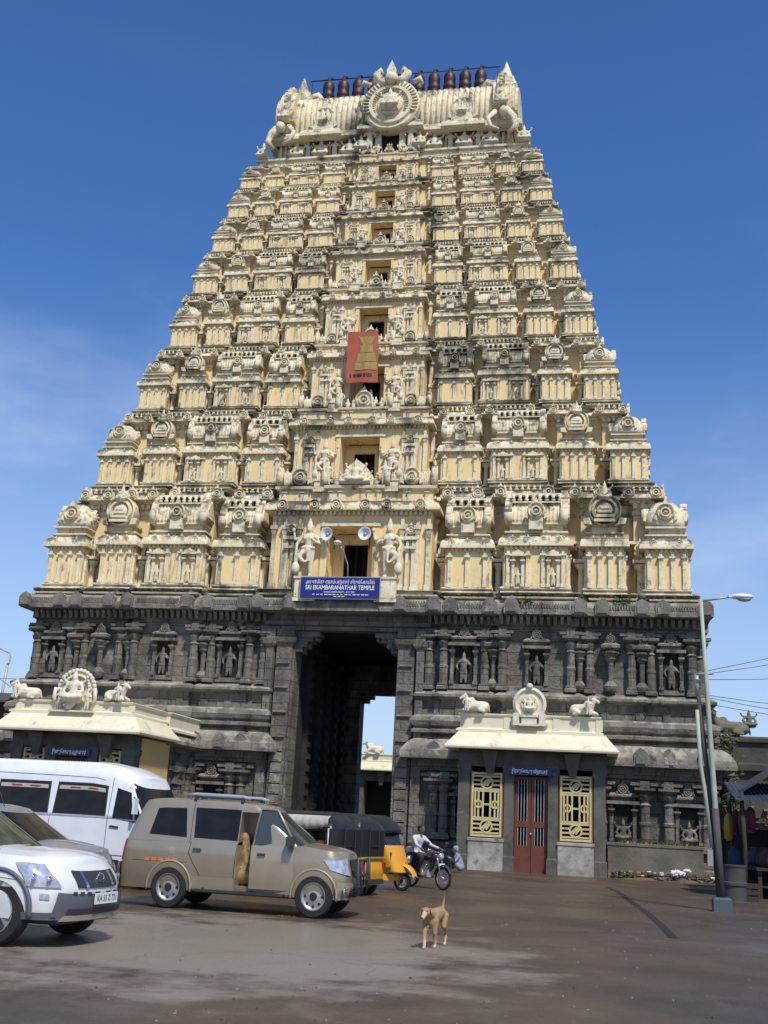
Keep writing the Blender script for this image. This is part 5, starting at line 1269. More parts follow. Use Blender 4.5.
    for s in (1,-1):
        h=MB(); lo.patch(h,[(s*.09,.56),(s*.31,.62),(s*.335,.80),(s*.09,.93)],10,5,.014,0,1,False); link('headlight',h.mesh('headlight',[m_lamp]),rt)
        h=MB(); lathe(h,[(.07,0),(.075,.03),(.05,.04)],14,(0,0,0),0,True,'x'); p=lo.P(s*.2,.2,.05); o=link('fog_lamp',h.mesh('fog_lamp',[m_chr]),rt); o.location=p
        h=MB(); lo.patch(h,[(s*.80,.55),(s*.86,.55),(s*.86,.98),(s*.80,.98)],5,4,.012,0,1,False); link('tail_light',h.mesh('tail_light',[m_red]),rt)
    S=MB(); 
    for i in range(5): a=.36+.13*i; lo.patch(S,[(a,.56),(a+.09,.56),(a+.09,.63),(a,.63)],2,1,.004,0,1)
    link('door_sticker',S.mesh('door_sticker',[m_orgl]),rt)
    for sd in (-1,1):
        K=MB(); tube(K,[(.98,sd*.60,1.83),(1.15,sd*.60,1.85),(2.05,sd*.60,1.84),(2.2,sd*.60,1.82)],[.025,.035,.035,.025],8); 
        for x in (1.15,2.05): box(K,x-.03,x+.03,sd*.60-.03,sd*.60+.03,1.70,1.85,1)
        link('roof_rail',K.mesh('roof_rail',[m_rail,m_plas]),rt)
    K=MB()
    for x in (1.15,1.6,2.05): box(K,x-.02,x+.02,-.6,.6,1.80,1.83,0)
    link('roof_rack',K.mesh('roof_rack',[m_plas]),rt)
    K=MB()  # bull bar
    for y in (-.5,.5): tube(K,[(4.19,y,.35),(4.25,y,.6),(4.23,y,.95)],.03,6)
    for z in (.5,.68,.92): tube(K,[(4.20,-.5,z),(4.26,0,z),(4.20,.5,z)],.025,6)
    for y in (-.25,0,.25): tube(K,[(4.25,y,.5),(4.25,y,.92)],.018,5)
    link('bull_bar',K.mesh('bull_bar',[m_plas]),rt)
    K=MB(); box(K,1.35,3.0,-.90,-.80,.30,.34); 
    for x in (1.5,2.8): box(K,x-.02,x+.02,-.82,-.5,.30,.36)
    link('side_step',K.mesh('side_step',[m_plas]),rt)
    K=MB(); tube(K,[(.3,0,.28),(4.0,0,.28)],.06,6); box(K,.4,3.9,-.55,.55,.26,.34); link('underbody',K.mesh('underbody',[m_plas]),rt)
    for x in (.85,3.53):
        for y,s in ((-.74,-1),(.74,1)): wheel(rt,x,y,.335,.2,'steel',s)
    rt.scale=(.915,.90,.98); place(rt,(3.27,-26.10),(.85*.915,-.83*.90),R(0))
gold_suv()

# ---- white off-roader
def white_suv():
    rt=empty('parked_car',(0,0,0),0,'white off road car with grey bumper and number plate, cut off by the left edge','car')
    top=lerp([(0,.96),(3.0,.98),(3.4,.98),(4.0,.955),(4.3,.89),(4.52,.82)])
    lo=Body(4.50,.89,.30,top,lambda t:.02+.05*abs(t-.35)+.14*max(0,t-.7)/.3,lambda t:.05,lambda t:.04*max(0,.4-t)/.4+.07*max(0,t-.8)/.2,.62,.3,2.7,4.5)
    B=MB(); lo.shell(B,0,crown=.07); ob=B.build('body',[m_wht,m_dark],rt); arches(ob,[.95,3.68],.43,.89)
    gt=lerp([(0,1.58),(.8,1.66),(2.0,1.66),(2.6,1.58)])
    gh=Body(3.50,.84,.93,gt,lambda t:.02+1.05*t,lambda t:.05+.55*t**1.4,lambda t:.20*t+.06*max(0,t-.9)*5,.35,.2,2.8,4)
    B=MB(); gh.shell(B,0,ts=[0,.1,.25,.4,.55,.7,.82,.9,.95,1.0],crown=.04); B.build('cabin',[m_wht],rt)
    wins(rt,gh,[[(.7,.12),(1.7,.08),(1.7,.82),(.95,.80)],[(1.8,.08),(2.9,.06),(2.2,.82),(1.8,.82)]])
    W=MB(); gh.patch(W,[(-.29,.06),(.29,.06),(.28,.92),(-.28,.92)],14,6,.006,0,1,False); link('windscreen',W.mesh('windscreen',[m_glass2]),rt)
    W=MB(); 
    for s in (-1,1): tube(W,[gh.P(s*.32,.02,.01),gh.P(s*.32,.5,.01),gh.P(s*.31,.95,.01)],.03,6)
    tube(W,[(3.46,-.7,.985),(3.53,0,1.04),(3.46,.7,.985)],.018,6); link('black_trim',W.mesh('black_trim',[m_plas]),rt)
    for s in (1,-1):
        h=MB(); lo.patch(h,[(s*.155,.60),(s*.30,.55),(s*.32,.90),(s*.205,.94)],10,6,.014,0,1,False); hl=link('headlight',h.mesh('headlight',[m_lamp]),rt)
        h=MB()
        for uu,tt,rr in ((.21,.70,.05),(.27,.69,.055)): p=lo.P(s*uu,tt,.02); ball(h,p,.02,rr,rr)
        link('reflector',h.mesh('reflector',[m_chr]),hl)
        h=MB(); lo.patch(h,[(s*.205,.36),(s*.245,.36),(s*.245,.46),(s*.205,.46)],4,3,.006,0,1,False); link('fog_lamp',h.mesh('fog_lamp',[m_lamp]),rt)
    G=MB(); lo.patch(G,[(.085,.62),(-.085,.62),(-.095,.90),(.095,.90)],8,4,.012,0,1,False); gr=link('grille',G.mesh('grille',[m_plas]),rt)
    G=MB()
    for a in (.045,-.045): lo.patch(G,[(a*1.0+.006,.62),(a-.006,.62),(a*1.2-.006,.90),(a*1.2+.006,.90)],2,4,.02,0,1,False)
    p=lo.P(0,.76,.03)
    for i in range(20):
        a,b=2*PI*i/20,2*PI*(i+1)/20; tube(G,[(p[0],.085*math.cos(a),p[2]+.075*math.sin(a)),(p[0],.085*math.cos(b),p[2]+.075*math.sin(b))],.010,5)
    box(G,p[0]-.01,p[0]+.012,-.105,.105,p[2]-.017,p[2]+.017); link('emblem',G.mesh('emblem',[m_chr]),gr)
    C=MB(); lo.patch(C,[(-.20,.06),(.20,.06),(.175,.52),(-.175,.52)],20,6,.04,0,1,False)
    for s in (1,-1): lo.patch(C,[(s*.17,.02),(s*.34,.0),(s*.335,.12),(s*.19,.14)],8,3,.03,0,1,False)
    for sd in (1,-1):
        for x in (.95,3.68): arch_lip(C,x,.37,.44,-.88*sd,0,.028)
        lo.patch(C,[(1.4,.0),(3.2,.0),(3.2,.14),(1.4,.14)],8,2,.02,0,sd)
    cb=link('bumper',C.mesh('bumper',[m_plasg]),rt)
    C=MB()
    for i in range(8): u=-.105+.21*i/7; lo.patch(C,[(u+.009,.50),(u-.009,.50),(u-.009,.56),(u+.009,.56)],2,1,.047,0,1,False)
    lo.patch(C,[(.14,.12),(-.14,.12),(-.13,.22),(.13,.22)],6,2,.048,0,1,False); link('air_intake',C.mesh('air_intake',[m_plas]),cb)
    C=MB(); lo.patch(C,[(.17,-.02),(-.17,-.02),(-.15,.09),(.15,.09)],8,2,.05,0,1,False); link('skid_plate',C.mesh('skid_plate',[m_goldl]),cb)
    P=MB(); px=4.56
    box(P,-.26,.26,-.012,.0,-.06,.06,0); put_text(P,'KA 53 Z 721',0,-.016,0,.44,.07,1,0)
    o=link('number_plate',P.mesh('number_plate',[m_plate,m_plas]),rt); o.rotation_euler=(0,0,PI/2); o.location=(px,0,.52)
    S=MB(); seam(S,lo,[(3.1,.98),(3.12,.5),(3.05,.16),(2.0,.16),(2.0,.98)],1); seam(S,lo,[(4.0,.62),(3.3,.66)],1,w=.003); link('panel_gap',S.mesh('panel_gap',[m_plas]),rt)
    for x in (.95,3.68):
        for y,s in ((-.78,-1),(.78,1)): wheel(rt,x,y,.36,.22,'alloy',s)
    K=MB(); box(K,.5,4.3,-.6,.6,.24,.34); link('underbody',K.mesh('underbody',[m_plas]),rt)
    place(rt,SUVP,(3.68,-.89),R(-4))
SUVP=(3.60,-32.15)
white_suv()

# ---- silver hatchback
def silver():
    rt=empty('parked_car',(0,0,0),0,'small silver blue car mostly hidden between the white off road car and white van','car')
    top=lerp([(0,.95),(2.6,.97),(3.0,.97),(3.5,.90),(3.72,.78)])
    lo=Body(3.72,.80,.25,top,lambda t:.02+.12*max(0,t-.6)/.4,lambda t:.05,lambda t:.07*max(0,t-.75)/.25,.6,.3,2.6,4)
    B=MB(); lo.shell(B,0,crown=.06); ob=B.build('body',[m_silv,m_dark],rt); arches(ob,[.7,3.0],.34,.80)
    gt=lerp([(0,1.36),(.8,1.47),(1.8,1.47),(2.2,1.42)])
    gh=Body(2.98,.75,.92,gt,lambda t:.02+.85*t,lambda t:.1+.5*t,lambda t:.18*t+.06*max(0,t-.9)*5,.35,.25,2.7,4)
    B=MB(); gh.shell(B,0,ts=[0,.1,.3,.5,.7,.85,.95,1.0],crown=.03); B.build('cabin',[m_silv],rt)
    wins(rt,gh,[[(.7,.1),(1.5,.1),(1.5,.82),(.95,.80)],[(1.6,.1),(2.6,.08),(2.05,.82),(1.6,.82)]])
    W=MB(); gh.patch(W,[(-.29,.06),(.29,.06),(.28,.92),(-.28,.92)],14,6,.006,0,1,False); link('windscreen',W.mesh('windscreen',[m_glass]),rt)
    W=MB(); ball(W,(2.35,-.88,1.05),.07,.11,.07); tube(W,[(2.35,-.75,1.0),(2.35,-.85,1.03)],.02,5); link('mirror',W.mesh('mirror',[m_plas]),rt)
    W=MB(); tube(W,[(2.0,-.3,1.45),(1.85,-.3,1.72)],.006,4); link('aerial',W.mesh('aerial',[m_plas]),rt)
    for s in (1,-1): h=MB(); lo.patch(h,[(s*.12,.6),(s*.30,.6),(s*.32,.85),(s*.16,.88)],8,4,.012,0,1,False); link('headlight',h.mesh('headlight',[m_lamp]),rt)
    for x in (.7,3.0):
        for y,s in ((-.7,-1),(.7,1)): wheel(rt,x,y,.29,.17,'steel',s)
    rt.scale=(.95,.95,1.0); place(rt,(2.98,-28.75),(3.72*.95,-.8*.95),R(-2))
silver()

# ---- white van
def van():
    rt=empty('parked_van',(0,0,0),0,'tall white passenger van with dark curtained windows behind the cars','van')
    L_=5.6
    top=lerp([(0,1.30),(4.6,1.30),(5.0,1.26),(5.6,1.10)])
    lo=Body(L_,.95,.32,top,lambda t:.02+.16*t,lambda t:.02,lambda t:.04*max(0,.3-t)/.3,.35,.15,3.6,7)
    B=MB(); lo.shell(B,0); ob=B.build('body',[m_vanw,m_dark],rt); arches(ob,[1.0,4.55],.40,.95)
    gt=lerp([(0,2.34),(.5,2.38),(4.0,2.38),(4.5,2.30),(4.9,2.14),(5.25,1.9)])
    gh=Body(5.46,.95,1.28,gt,lambda t:.0+.50*t**1.1,lambda t:.02+.05*t,lambda t:.12*t+.10*max(0,t-.8)*5*.8,.30,.15,3.8,7)
    B=MB(); gh.shell(B,0,ts=[0,.1,.25,.4,.55,.7,.8,.86,.92,.96,1.0],crown=.05); B.build('cabin',[m_vanw],rt)
    for sd in (1,-1):
        for a,b in ((.30,1.7),(1.88,3.08),(3.24,4.38)):
            W=MB(); gh.patch(W,[(a-.03,.07),(b+.03,.07),(b+.0,.64),(a-.0,.64)],10,6,.004,1,sd); gh.patch(W,[(a,.09),(b,.09),(b-.03,.62),(a+.03,.62)],10,6,.008,0,sd)
            w_=link('side_window',W.mesh('side_window',[m_glass,m_plas]),rt)
            if sd>0:
                W=MB(); gh.patch(W,[(a+.04,.51),(b-.05,.51),(b-.06,.58),(a+.05,.58)],8,1,.012,0,sd)
                for q in (.25,.6): gh.patch(W,[(a+(b-a)*q,.53),(a+(b-a)*(q+.2),.53),(a+(b-a)*(q+.2),.56),(a+(b-a)*q,.56)],4,1,.016,1,sd)
                link('curtain_strip',W.mesh('curtain_strip',[m_clothw,m_red]),w_)
        W=MB(); gh.patch(W,[(4.56,.04),(5.02,.04),(4.90,.64),(4.58,.64)],8,6,.006,0,sd); gh.patch(W,[(5.06,.04),(5.22,.04),(5.0,.58),(4.95,.58)],3,6,.008,0,sd); link('door_window',W.mesh('door_window',[m_glass]),rt)
    W=MB(); gh.patch(W,[(-.29,.04),(.29,.04),(.28,.86),(-.28,.86)],14,6,.006,0,1,False); link('windscreen',W.mesh('windscreen',[m_glass]),rt)
    W=MB(); box(W,5.08,5.13,-1.14,-.98,1.42,1.72); tube(W,[(5.1,-.9,1.4),(5.1,-1.05,1.5)],.015,5); link('mirror',W.mesh('mirror',[m_vanw]),rt)
    S=MB(); seam(S,lo,[(4.46,1),(4.46,.1)],1); seam(S,gh,[(4.46,0),(4.47,.8)],1); seam(S,lo,[(.1,.32),(5.1,.32)],1,w=.004); seam(S,gh,[(.1,.78),(4.9,.74)],1,w=.004); seam(S,lo,[(3.16,1),(3.16,.1)],1)
    lo.patch(S,[(4.52,.84),(4.72,.84),(4.72,.88),(4.52,.88)],3,1,.02,0,1); link('panel_gap',S.mesh('panel_gap',[m_plas]),rt)
    C=MB(); lo.patch(C,[(-.36,.0),(.36,.0),(.36,.28),(-.36,.28)],20,4,.04,0,1,False); link('bumper',C.mesh('bumper',[m_plasg]),rt)
    for s in (1,-1): h=MB(); lo.patch(h,[(s*.16,.5),(s*.30,.5),(s*.31,.72),(s*.18,.75)],8,4,.012,0,1,False); link('headlight',h.mesh('headlight',[m_lamp]),rt)
    for x in (1.0,4.55):
        for y,s in ((-.84,-1),(.84,1)): wheel(rt,x,y,.34,.2,'steel',s)
    place(rt,(1.72,-22.6),(L_,-.70),R(-4))
van()

# ---- auto rickshaws
def auto(label,cloth=True,canopy=True):
    rt=empty('auto_rickshaw',(0,0,0),0,label,'auto rickshaw','auto rickshaws parked in front of the gate')
    W=.64
    B=MB(); lo=Body(1.35,W,.22,lambda x:.78,lambda t:.0,lambda t:.0+.10*abs(.5-t),lambda t:.02*abs(.5-t),.05,.2,8,5)
    lo.shell(B,0,crown=.0); lf=Body(2.25,W*.95,.22,lambda x:.36,lambda t:0,lambda t:1.2,lambda t:0,.9,.1,2.0,8); ob=B.build('body',[m_org,m_dark],rt); B=MB(); lf.shell(B,0,crown=0); B.build('floor_pan',[m_org],rt)
    c=MB(); box(c,.45,1.6,-.9,.9,.34,.95); boolcut(ob,c)
    B=MB(); tube(B,[(2.35,0,.45),(2.28,0,.75),(2.12,0,1.05)],[.16,.27,.36],14); 
    fr=Body(2.45,.40,.40,lambda x:1.0,lambda t:.25*t,lambda t:1.95,lambda t:-.10*t,.25,.1,2.4,4); B=MB(); fr.shell(B,0,crown=0); B.build('front_cowl',[m_org],rt)
    B=MB(); pts=[(2.32+.34*math.cos(R(a)),0,.22+.34*math.sin(R(a))) for a in range(10,181,17)]
    vs=[];fs=[]
    for i,p in enumerate(pts):
        for j in range(7): a=PI*j/6; vs.append((p[0]-.0,.13*math.cos(a),p[2]+.06*math.sin(a)))
    for i in range(len(pts)-1):
        for j in range(6): fs.append((i*7+j,(i+1)*7+j,(i+1)*7+j+1,i*7+j+1))
    B.add(vs,fs,0,True); B.build('front_fender',[m_org],rt)
    B=MB()
    # roof shell
    rf=Body(2.05,W+.02,1.28,lambda x:1.62,lambda t:.0+.25*t*t,lambda t:.02+.30*t*t,lambda t:.0+.24*t*t,.3,.22,4,4); rf.shell(B,0,crown=.05,ts=[0,.2,.4,.6,.75,.88,.96,1])
    # rear panel + quarter panels of vinyl
    bk=Body(1.2,W+.01,.76,lambda x:1.34,lambda t:.0,lambda t:.02,lambda t:.0,.05,.2,8,5)
    for sd in (1,-1):
        bk.patch(B,[(.0,0),(.2,0),(.2,1),(.0,1)],4,3,.0,0,sd)
    bk.patch(B,[(.78,0),(1.0,0),(1.0,1),(.78,1)],12,3,.0,0,1,False); bk.patch(B,[(-.78,0),(-1.0,0),(-1.0,1),(-.78,1)],12,3,.0,0,1,False)
    ca=B.build('canopy',[m_canv],rt)
    S=MB()
    for y in (-.22,.22): box(S,-.004,.012,y-.01,y+.01,.8,1.4)
    box(S,-.002,.014,-.22,.22,1.0,1.012); box(S,-.01,.02,-.6,.6,.765,.79,1); link('canopy_strap',S.mesh('canopy_strap',[m_plas,m_org]),ca)
    S=MB(); 
    for sd in (-1,1):
        tube(S,[(.16,sd*W,.7),(.16,sd*W,1.35)],.022,6); tube(S,[(1.45,sd*W*.98,.36),(1.45,sd*W*.98,1.35)],.02,6); tube(S,[(2.02,sd*W*.75,.95),(1.85,sd*W*.9,1.4)],.022,6)
    S.build('door_post',[m_grey],rt)
    if cloth:
        for sd in (-1,1):
            S=MB(); vs=[];fs=[]; n=22
            for i in range(n+1):
                x=.16+1.0*i/n; q=.02*math.sin(i*1.7); dr=.17+.07*math.sin(PI*i/n)+.012*math.sin(i*2.3)
                for dx_,z in ((-.06,1.585),(.03+q,1.53),(.05+q,1.44),(.045-q,1.56-dr),(.0,1.55-dr)): vs.append((x,sd*(W+dx_),z))
            for i in range(n):
                for j in range(4): fs.append((i*5+j,(i+1)*5+j,(i+1)*5+j+1,i*5+j+1))
            S.add(vs,fs,0,True); S.build('rolled_curtain',[m_clothw],rt)
    S=MB(); box(S,.42,.85,-.56,.56,.38,.62); box(S,.30,.45,-.56,.56,.38,1.02); box(S,1.45,1.7,-.22,.22,.36,.66); S.build('seat',[mat('seat_vinyl_red',(.28,.05,.03),.5)],rt)
    S=MB(); box(S,.70,.72,-.5,.5,.2,.34); box(S,-.03,.02,-.45,.45,.24,.34); S.build('rear_bumper',[m_plas],rt)
    S=MB(); vs=[(2.05,-.45,.98),(2.05,.45,.98),(1.88,.55,1.38),(1.88,-.55,1.38)]; S.add(vs,[(0,1,2,3)]); S.build('windscreen',[m_glass],rt)
    S=MB(); lathe(S,[(.08,0),(.09,.05),(.07,.07)],14,(2.44,0,.72),0,True,'x'); S.build('headlight',[m_chr],rt)
    S=MB(); box(S,2.0,2.2,-.42,-.38,.45,.85); box(S,2.0,2.2,.38,.42,.45,.85); S.build('side_trim',[m_green],rt)
    for s in (-1,1):
        S=MB(); box(S,-.02,.015,s*.5-.05,s*.5+.05,.55,.68); S.build('tail_light',[m_red],rt)
        wheel(rt,.38,s*.52,.21,.11,'steel',s)
    wheel(rt,2.32,0,.21,.1,'steel',-1)
    return rt
a1=auto('black and yellow auto rickshaw with rolled canvas curtain, nearest behind the gold car',True)
a2=auto('second black and yellow auto rickshaw, its back panel right of the nearest one',False)
a3=auto('rearmost auto rickshaw facing right, showing its yellow nose and front wheel beside the motorcycle',False)
TH=R(164)
place(a1,(5.45,-20.85),(0,-.64),TH); place(a2,(5.66,-19.36),(0,-.64),TH); place(a3,(5.70,-17.48),(2.32,0),R(-15))
# ------------------------------------------------------------------ motorcycle, people, dog
m_skin=mat('brown_skin',(.17,.085,.05),.6); m_hair=mat('black_hair',(.012,.011,.01),.7); m_shirt=mat('pale_striped_shirt',(.60,.56,.58),.85,noise=(14,(.42,.38,.44),.6,.1,'obj')); m_trou=mat('dark_trousers',(.035,.032,.03),.9)
m_shirt2=mat('grey_blue_cloth',(.30,.33,.38),.9,noise=(6,(.18,.2,.24),.7,1,'obj')); m_tank=paint('dark_red_tank',(.06,.012,.012),.3,.6); m_rub=mat('matt_rubber',(.02,.02,.02),.8)
def motorcycle():
    rt=empty('motorcycle',(0,0,0),0,'black motorcycle with chrome handlebar and round headlight, ridden beside the auto rickshaws','motorcycle')
    for x,nm,tw in ((0,.30,.1),(1.27,.30,.09)):
        w_=empty('wheel',(x,0,.30)); w_.parent=rt
        e=MB(); lathe(e,[(.245,-tw/2),(.285,-tw/2),(.30,-.02),(.30,.02),(.285,tw/2),(.245,tw/2)],32,(0,0,0),0,True,'y'); 
        e2=MB(); n=40; 
        t=MB(); vs=[];fs=[]
        for i in range(36):
            a=2*PI*i/36
            for j in range(8): q=2*PI*j/8; rr=.265+.035*math.cos(q); vs.append((rr*math.cos(a),tw*.5*math.sin(q),rr*math.sin(a)))
        for i in range(36):
            for j in range(8): fs.append((i*8+j,((i+1)%36)*8+j,((i+1)%36)*8+(j+1)%8,i*8+(j+1)%8))
        t.add(vs,fs,0,True); t.build('tyre',[m_tyre],w_)
        t=MB(); vs=[];fs=[]
        for i in range(36):
            a=2*PI*i/36
            for j in range(6): q=2*PI*j/6; rr=.232+.012*math.cos(q); vs.append((rr*math.cos(a),.028*math.sin(q),rr*math.sin(a)))
        for i in range(36):
            for j in range(6): fs.append((i*6+j,((i+1)%36)*6+j,((i+1)%36)*6+(j+1)%6,i*6+(j+1)%6))
        t.add(vs,fs,0,True)
        for i in range(18): a=2*PI*i/18; tube(t,[(.05*math.cos(a),.03*(-1)**i,.05*math.sin(a)),(.23*math.cos(a+.12),0,.23*math.sin(a+.12))],.004,4)
        lathe(t,[(.05,-.06),(.05,.06)],12,(0,0,0),0,True,'y'); t.build('rim',[m_chr],w_)
    B=MB()
    for s in (-1,1): tube(B,[(1.27,s*.075,.30),(1.12,s*.075,.72),(1.05,s*.07,.92)],[.022,.026,.026],8)
    B.build('fork',[m_chr],rt)
    B=MB(); tube(B,[(.98,0,.88),(.85,0,.55),(.62,0,.36),(.35,0,.36),(.05,0,.32)],.028,8); tube(B,[(.95,0,.8),(.45,0,.72),(-.05,0,.70),(-.25,0,.72)],.028,8)
    for s in (-1,1): tube(B,[(0,s*.1,.30),(.4,s*.1,.40)],.022,6); tube(B,[(.0,s*.13,.32),(.12,s*.13,.68)],.03,8)
    B.build('frame',[m_plas],rt)
    B=MB(); box(B,.42,.74,-.11,.11,.30,.50,0); lathe(B,[(.1,0),(.09,.2),(.11,.21),(.1,.3)],12,(.62,0,.46),0,True)
    for s in (-1,1): lathe(B,[(.13,-.03),(.13,.03)],16,(.5,s*.13,.38),0,True,'y')
    B.build('engine',[m_grey],rt)
    B=MB(); b=MB(); capsule(b,(.90,0,.84),(.52,0,.80),.15,.12); ball(b,(.78,0,.86),.24,.145,.12); B=fuse(b,.02,2); B.build('fuel_tank',[m_tank],rt)
    b=MB(); capsule(b,(.5,0,.80),(-.2,0,.83),.10,.10); ball(b,(.1,0,.79),.42,.14,.08); B=fuse(b,.025,1); B.build('saddle',[m_plas],rt)
    B=MB(); lathe(B,[(.03,-.1),(.085,-.05),(.10,.02),(.095,.05)],18,(1.14,0,.86),0,True,'x'); lathe(B,[(.09,.05),(.05,.075),(.01,.08)],18,(1.14,0,.86),1,True,'x'); B.build('headlight',[m_chr,m_lamp],rt)
    B=MB(); tube(B,[(.90,-.36,.99),(.98,-.28,1.03),(1.03,-.12,.97),(1.03,.12,.97),(.98,.28,1.03),(.90,.36,.99)],.013,6); hb=B.build('handlebar',[m_chr],rt)
    for s in (-1,1):
        B=MB(); tube(B,[(.80,s*.37,.98),(.92,s*.36,.99)],.019,6); link('grip',B.mesh('grip',[m_plas]),hb)
        B=MB(); tube(B,[(.97,s*.27,1.03),(1.0,s*.33,1.16)],.007,5); ball(B,(1.0,s*.37,1.2),.02,.07,.045); link('mirror',B.mesh('mirror',[m_plas]),hb)
    B=MB(); vs=[];fs=[]
    for i in range(12):
        a=R(20+150*i/11)
        for j in range(5): q=PI*j/4; vs.append((1.27+.335*math.cos(a),.06*math.cos(q),.30+.335*math.sin(a)+.02*math.sin(q)))
    for i in range(11):
        for j in range(4): fs.append((i*5+j,(i+1)*5+j,(i+1)*5+j+1,i*5+j+1))
    B.add(vs,fs,0,True); B.build('front_fender',[m_plas],rt)
    B=MB(); tube(B,[(.7,-.12,.42),(.6,-.15,.28),(.2,-.16,.28),(-.35,-.17,.36)],[.02,.025,.04,.045],8); B.build('exhaust',[m_chr],rt)
    B=MB()
    for s in (-1,1): tube(B,[(.85,s*.05,.7),(.88,s*.30,.62),(.80,s*.32,.42),(.70,s*.08,.32)],.012,6)
    B.build('crash_guard',[m_chr],rt)
    B=MB(); box(B,-.3,.02,-.16,-.10,.45,.72); box(B,-.3,.02,.10,.16,.45,.72); ball(B,(-.32,0,.75),.05,.09,.05); B.build('side_panel',[m_plas],rt)
    B=MB(); box(B,1.2,1.21,-.1,.1,.62,.68); B.build('number_plate',[m_plate],rt)
    return rt
mc=motorcycle(); mc.scale=(.9,.9,.9); place(mc,(6.49,-16.19),(1.27*.9,0),R(-38))
def hand(B,c,d,up,s=1,side=1,mt=0):
    """small gripping hand: palm and five fingers curled round a bar running along d"""
    c=Vector(c); d=Vector(d).normalized(); u=Vector(up).normalized(); f=d.cross(u)
    capsule(B,c+u*.03*s-d*.025*s,c+u*.03*s+d*.025*s,.024*s,.024*s,mt,6)
    for i,l in enumerate((.9,1.0,.95,.8)):
        p=c+d*(-.032+.021*i)*s+u*.03*s
        capsule(B,p+f*.02*s,p+f*.042*s-u*.012*s*l,.0095*s,.009*s,mt,5); capsule(B,p+f*.042*s-u*.012*s*l,p+f*.025*s-u*.05*s*l,.009*s,.008*s,mt,5)
    capsule(B,c+u*.02*s-d*.04*s*side-f*.01*s,c-u*.02*s-d*.03*s*side-f*.025*s,.011*s,.009*s,mt,5)
def face(B,c,yaw,s=1.0):
    """head with nose, ears, brow, mouth; returns prims in B; facing local +x rotated by yaw"""
    M=Matrix.Translation(c)@RZ(yaw)@Matrix.Scale(s,4); b=MB()
    ball(b,(0,0,.02),.098,.078,.118,n=16); ball(b,(.03,0,-.05),.065,.058,.07,n=12); capsule(b,(.085,0,.02),(.108,0,-.02),.012,.018)
    capsule(b,(.082,-.03,.04),(.082,.03,.04),.018,.018); capsule(b,(.075,-.02,-.058),(.075,.02,-.058),.015,.015)
    for q in (-1,1): ball(b,(-.0,q*.08,-.0),.02,.012,.032,n=8)
    B.merge(b,M)
def rider():
    rt=empty('person',(0,0,0),0,'man in pale striped shirt and dark trousers riding the motorcycle','person')
    b=MB(); c=lambda *a:capsule(b,*a)
    hip=Vector((.12,0,.92))
    c(hip,(.16,0,1.08),.15,.14); c((.17,-.05,1.12),(.24,-.07,1.27),.12,.11); c((.17,.05,1.12),(.24,.07,1.27),.12,.11); c((.25,-.15,1.32),(.25,.15,1.32),.075,.075); c((.26,0,1.33),(.30,0,1.45),.055,.05)
    for s in (-1,1):
        c((.25,s*.19,1.32),(.46,s*.28,1.13),.062,.048); c((.46,s*.28,1.13),(.80,s*.37,1.03),.045,.03)
        c((.12,s*.09,.90),(.60,s*.20,.80),.095,.07); c((.60,s*.20,.80),(.48,s*.19,.40),.068,.045); c((.48,s*.19,.34),(.66,s*.19,.31),.045,.035)
    face(b,(.345,0,1.54),0)
    body=fuse(b,.016,2); 
    # clothing colours by region: split faces of the continuous body into material slots
    for i,f in enumerate(body.f):
        p=[sum(body.v[k][q] for k in f)/len(f) for q in range(3)]
        if p[2]>1.42: m=0
        elif p[2]>.95 and p[0]<.72: m=1
        elif p[2]<.95 and p[2]>.38 and not(p[0]>.7): m=2
        elif p[2]<=.38: m=3
        else: m=0
        if p[2]>.93 and p[0]<.72 and p[2]<=1.42: m=1
        body.m[i]=m
    body.build('body',[m_skin,m_shirt,m_trou,m_rub],rt)
    b=MB()
    for s in (-1,1): hand(b,(.84,s*.37,.985),(.1,s,0),(0,0,1),1,s)
    b.build('hands',[m_skin],rt)
    b=MB(); ball(b,(.325,0,1.595),.108,.088,.085,n=14); 
    for q in (-.0,): ball(b,(.285,0,1.55),.07,.086,.09,n=12)
    b.build('hair',[m_hair],rt)
    b=MB()
    for s in (-1,1): ball(b,(.345+.088,s*.03,1.555),.01,.014,.009,n=6)
    ball(b,(.345+.098,0,1.505),.012,.03,.008,n=6); b.build('eyes_and_moustache',[m_hair],rt)
    return rt
rd=rider(); rd.location=mc.location; rd.rotation_euler=mc.rotation_euler; rd.scale=(.9,.9,.9)
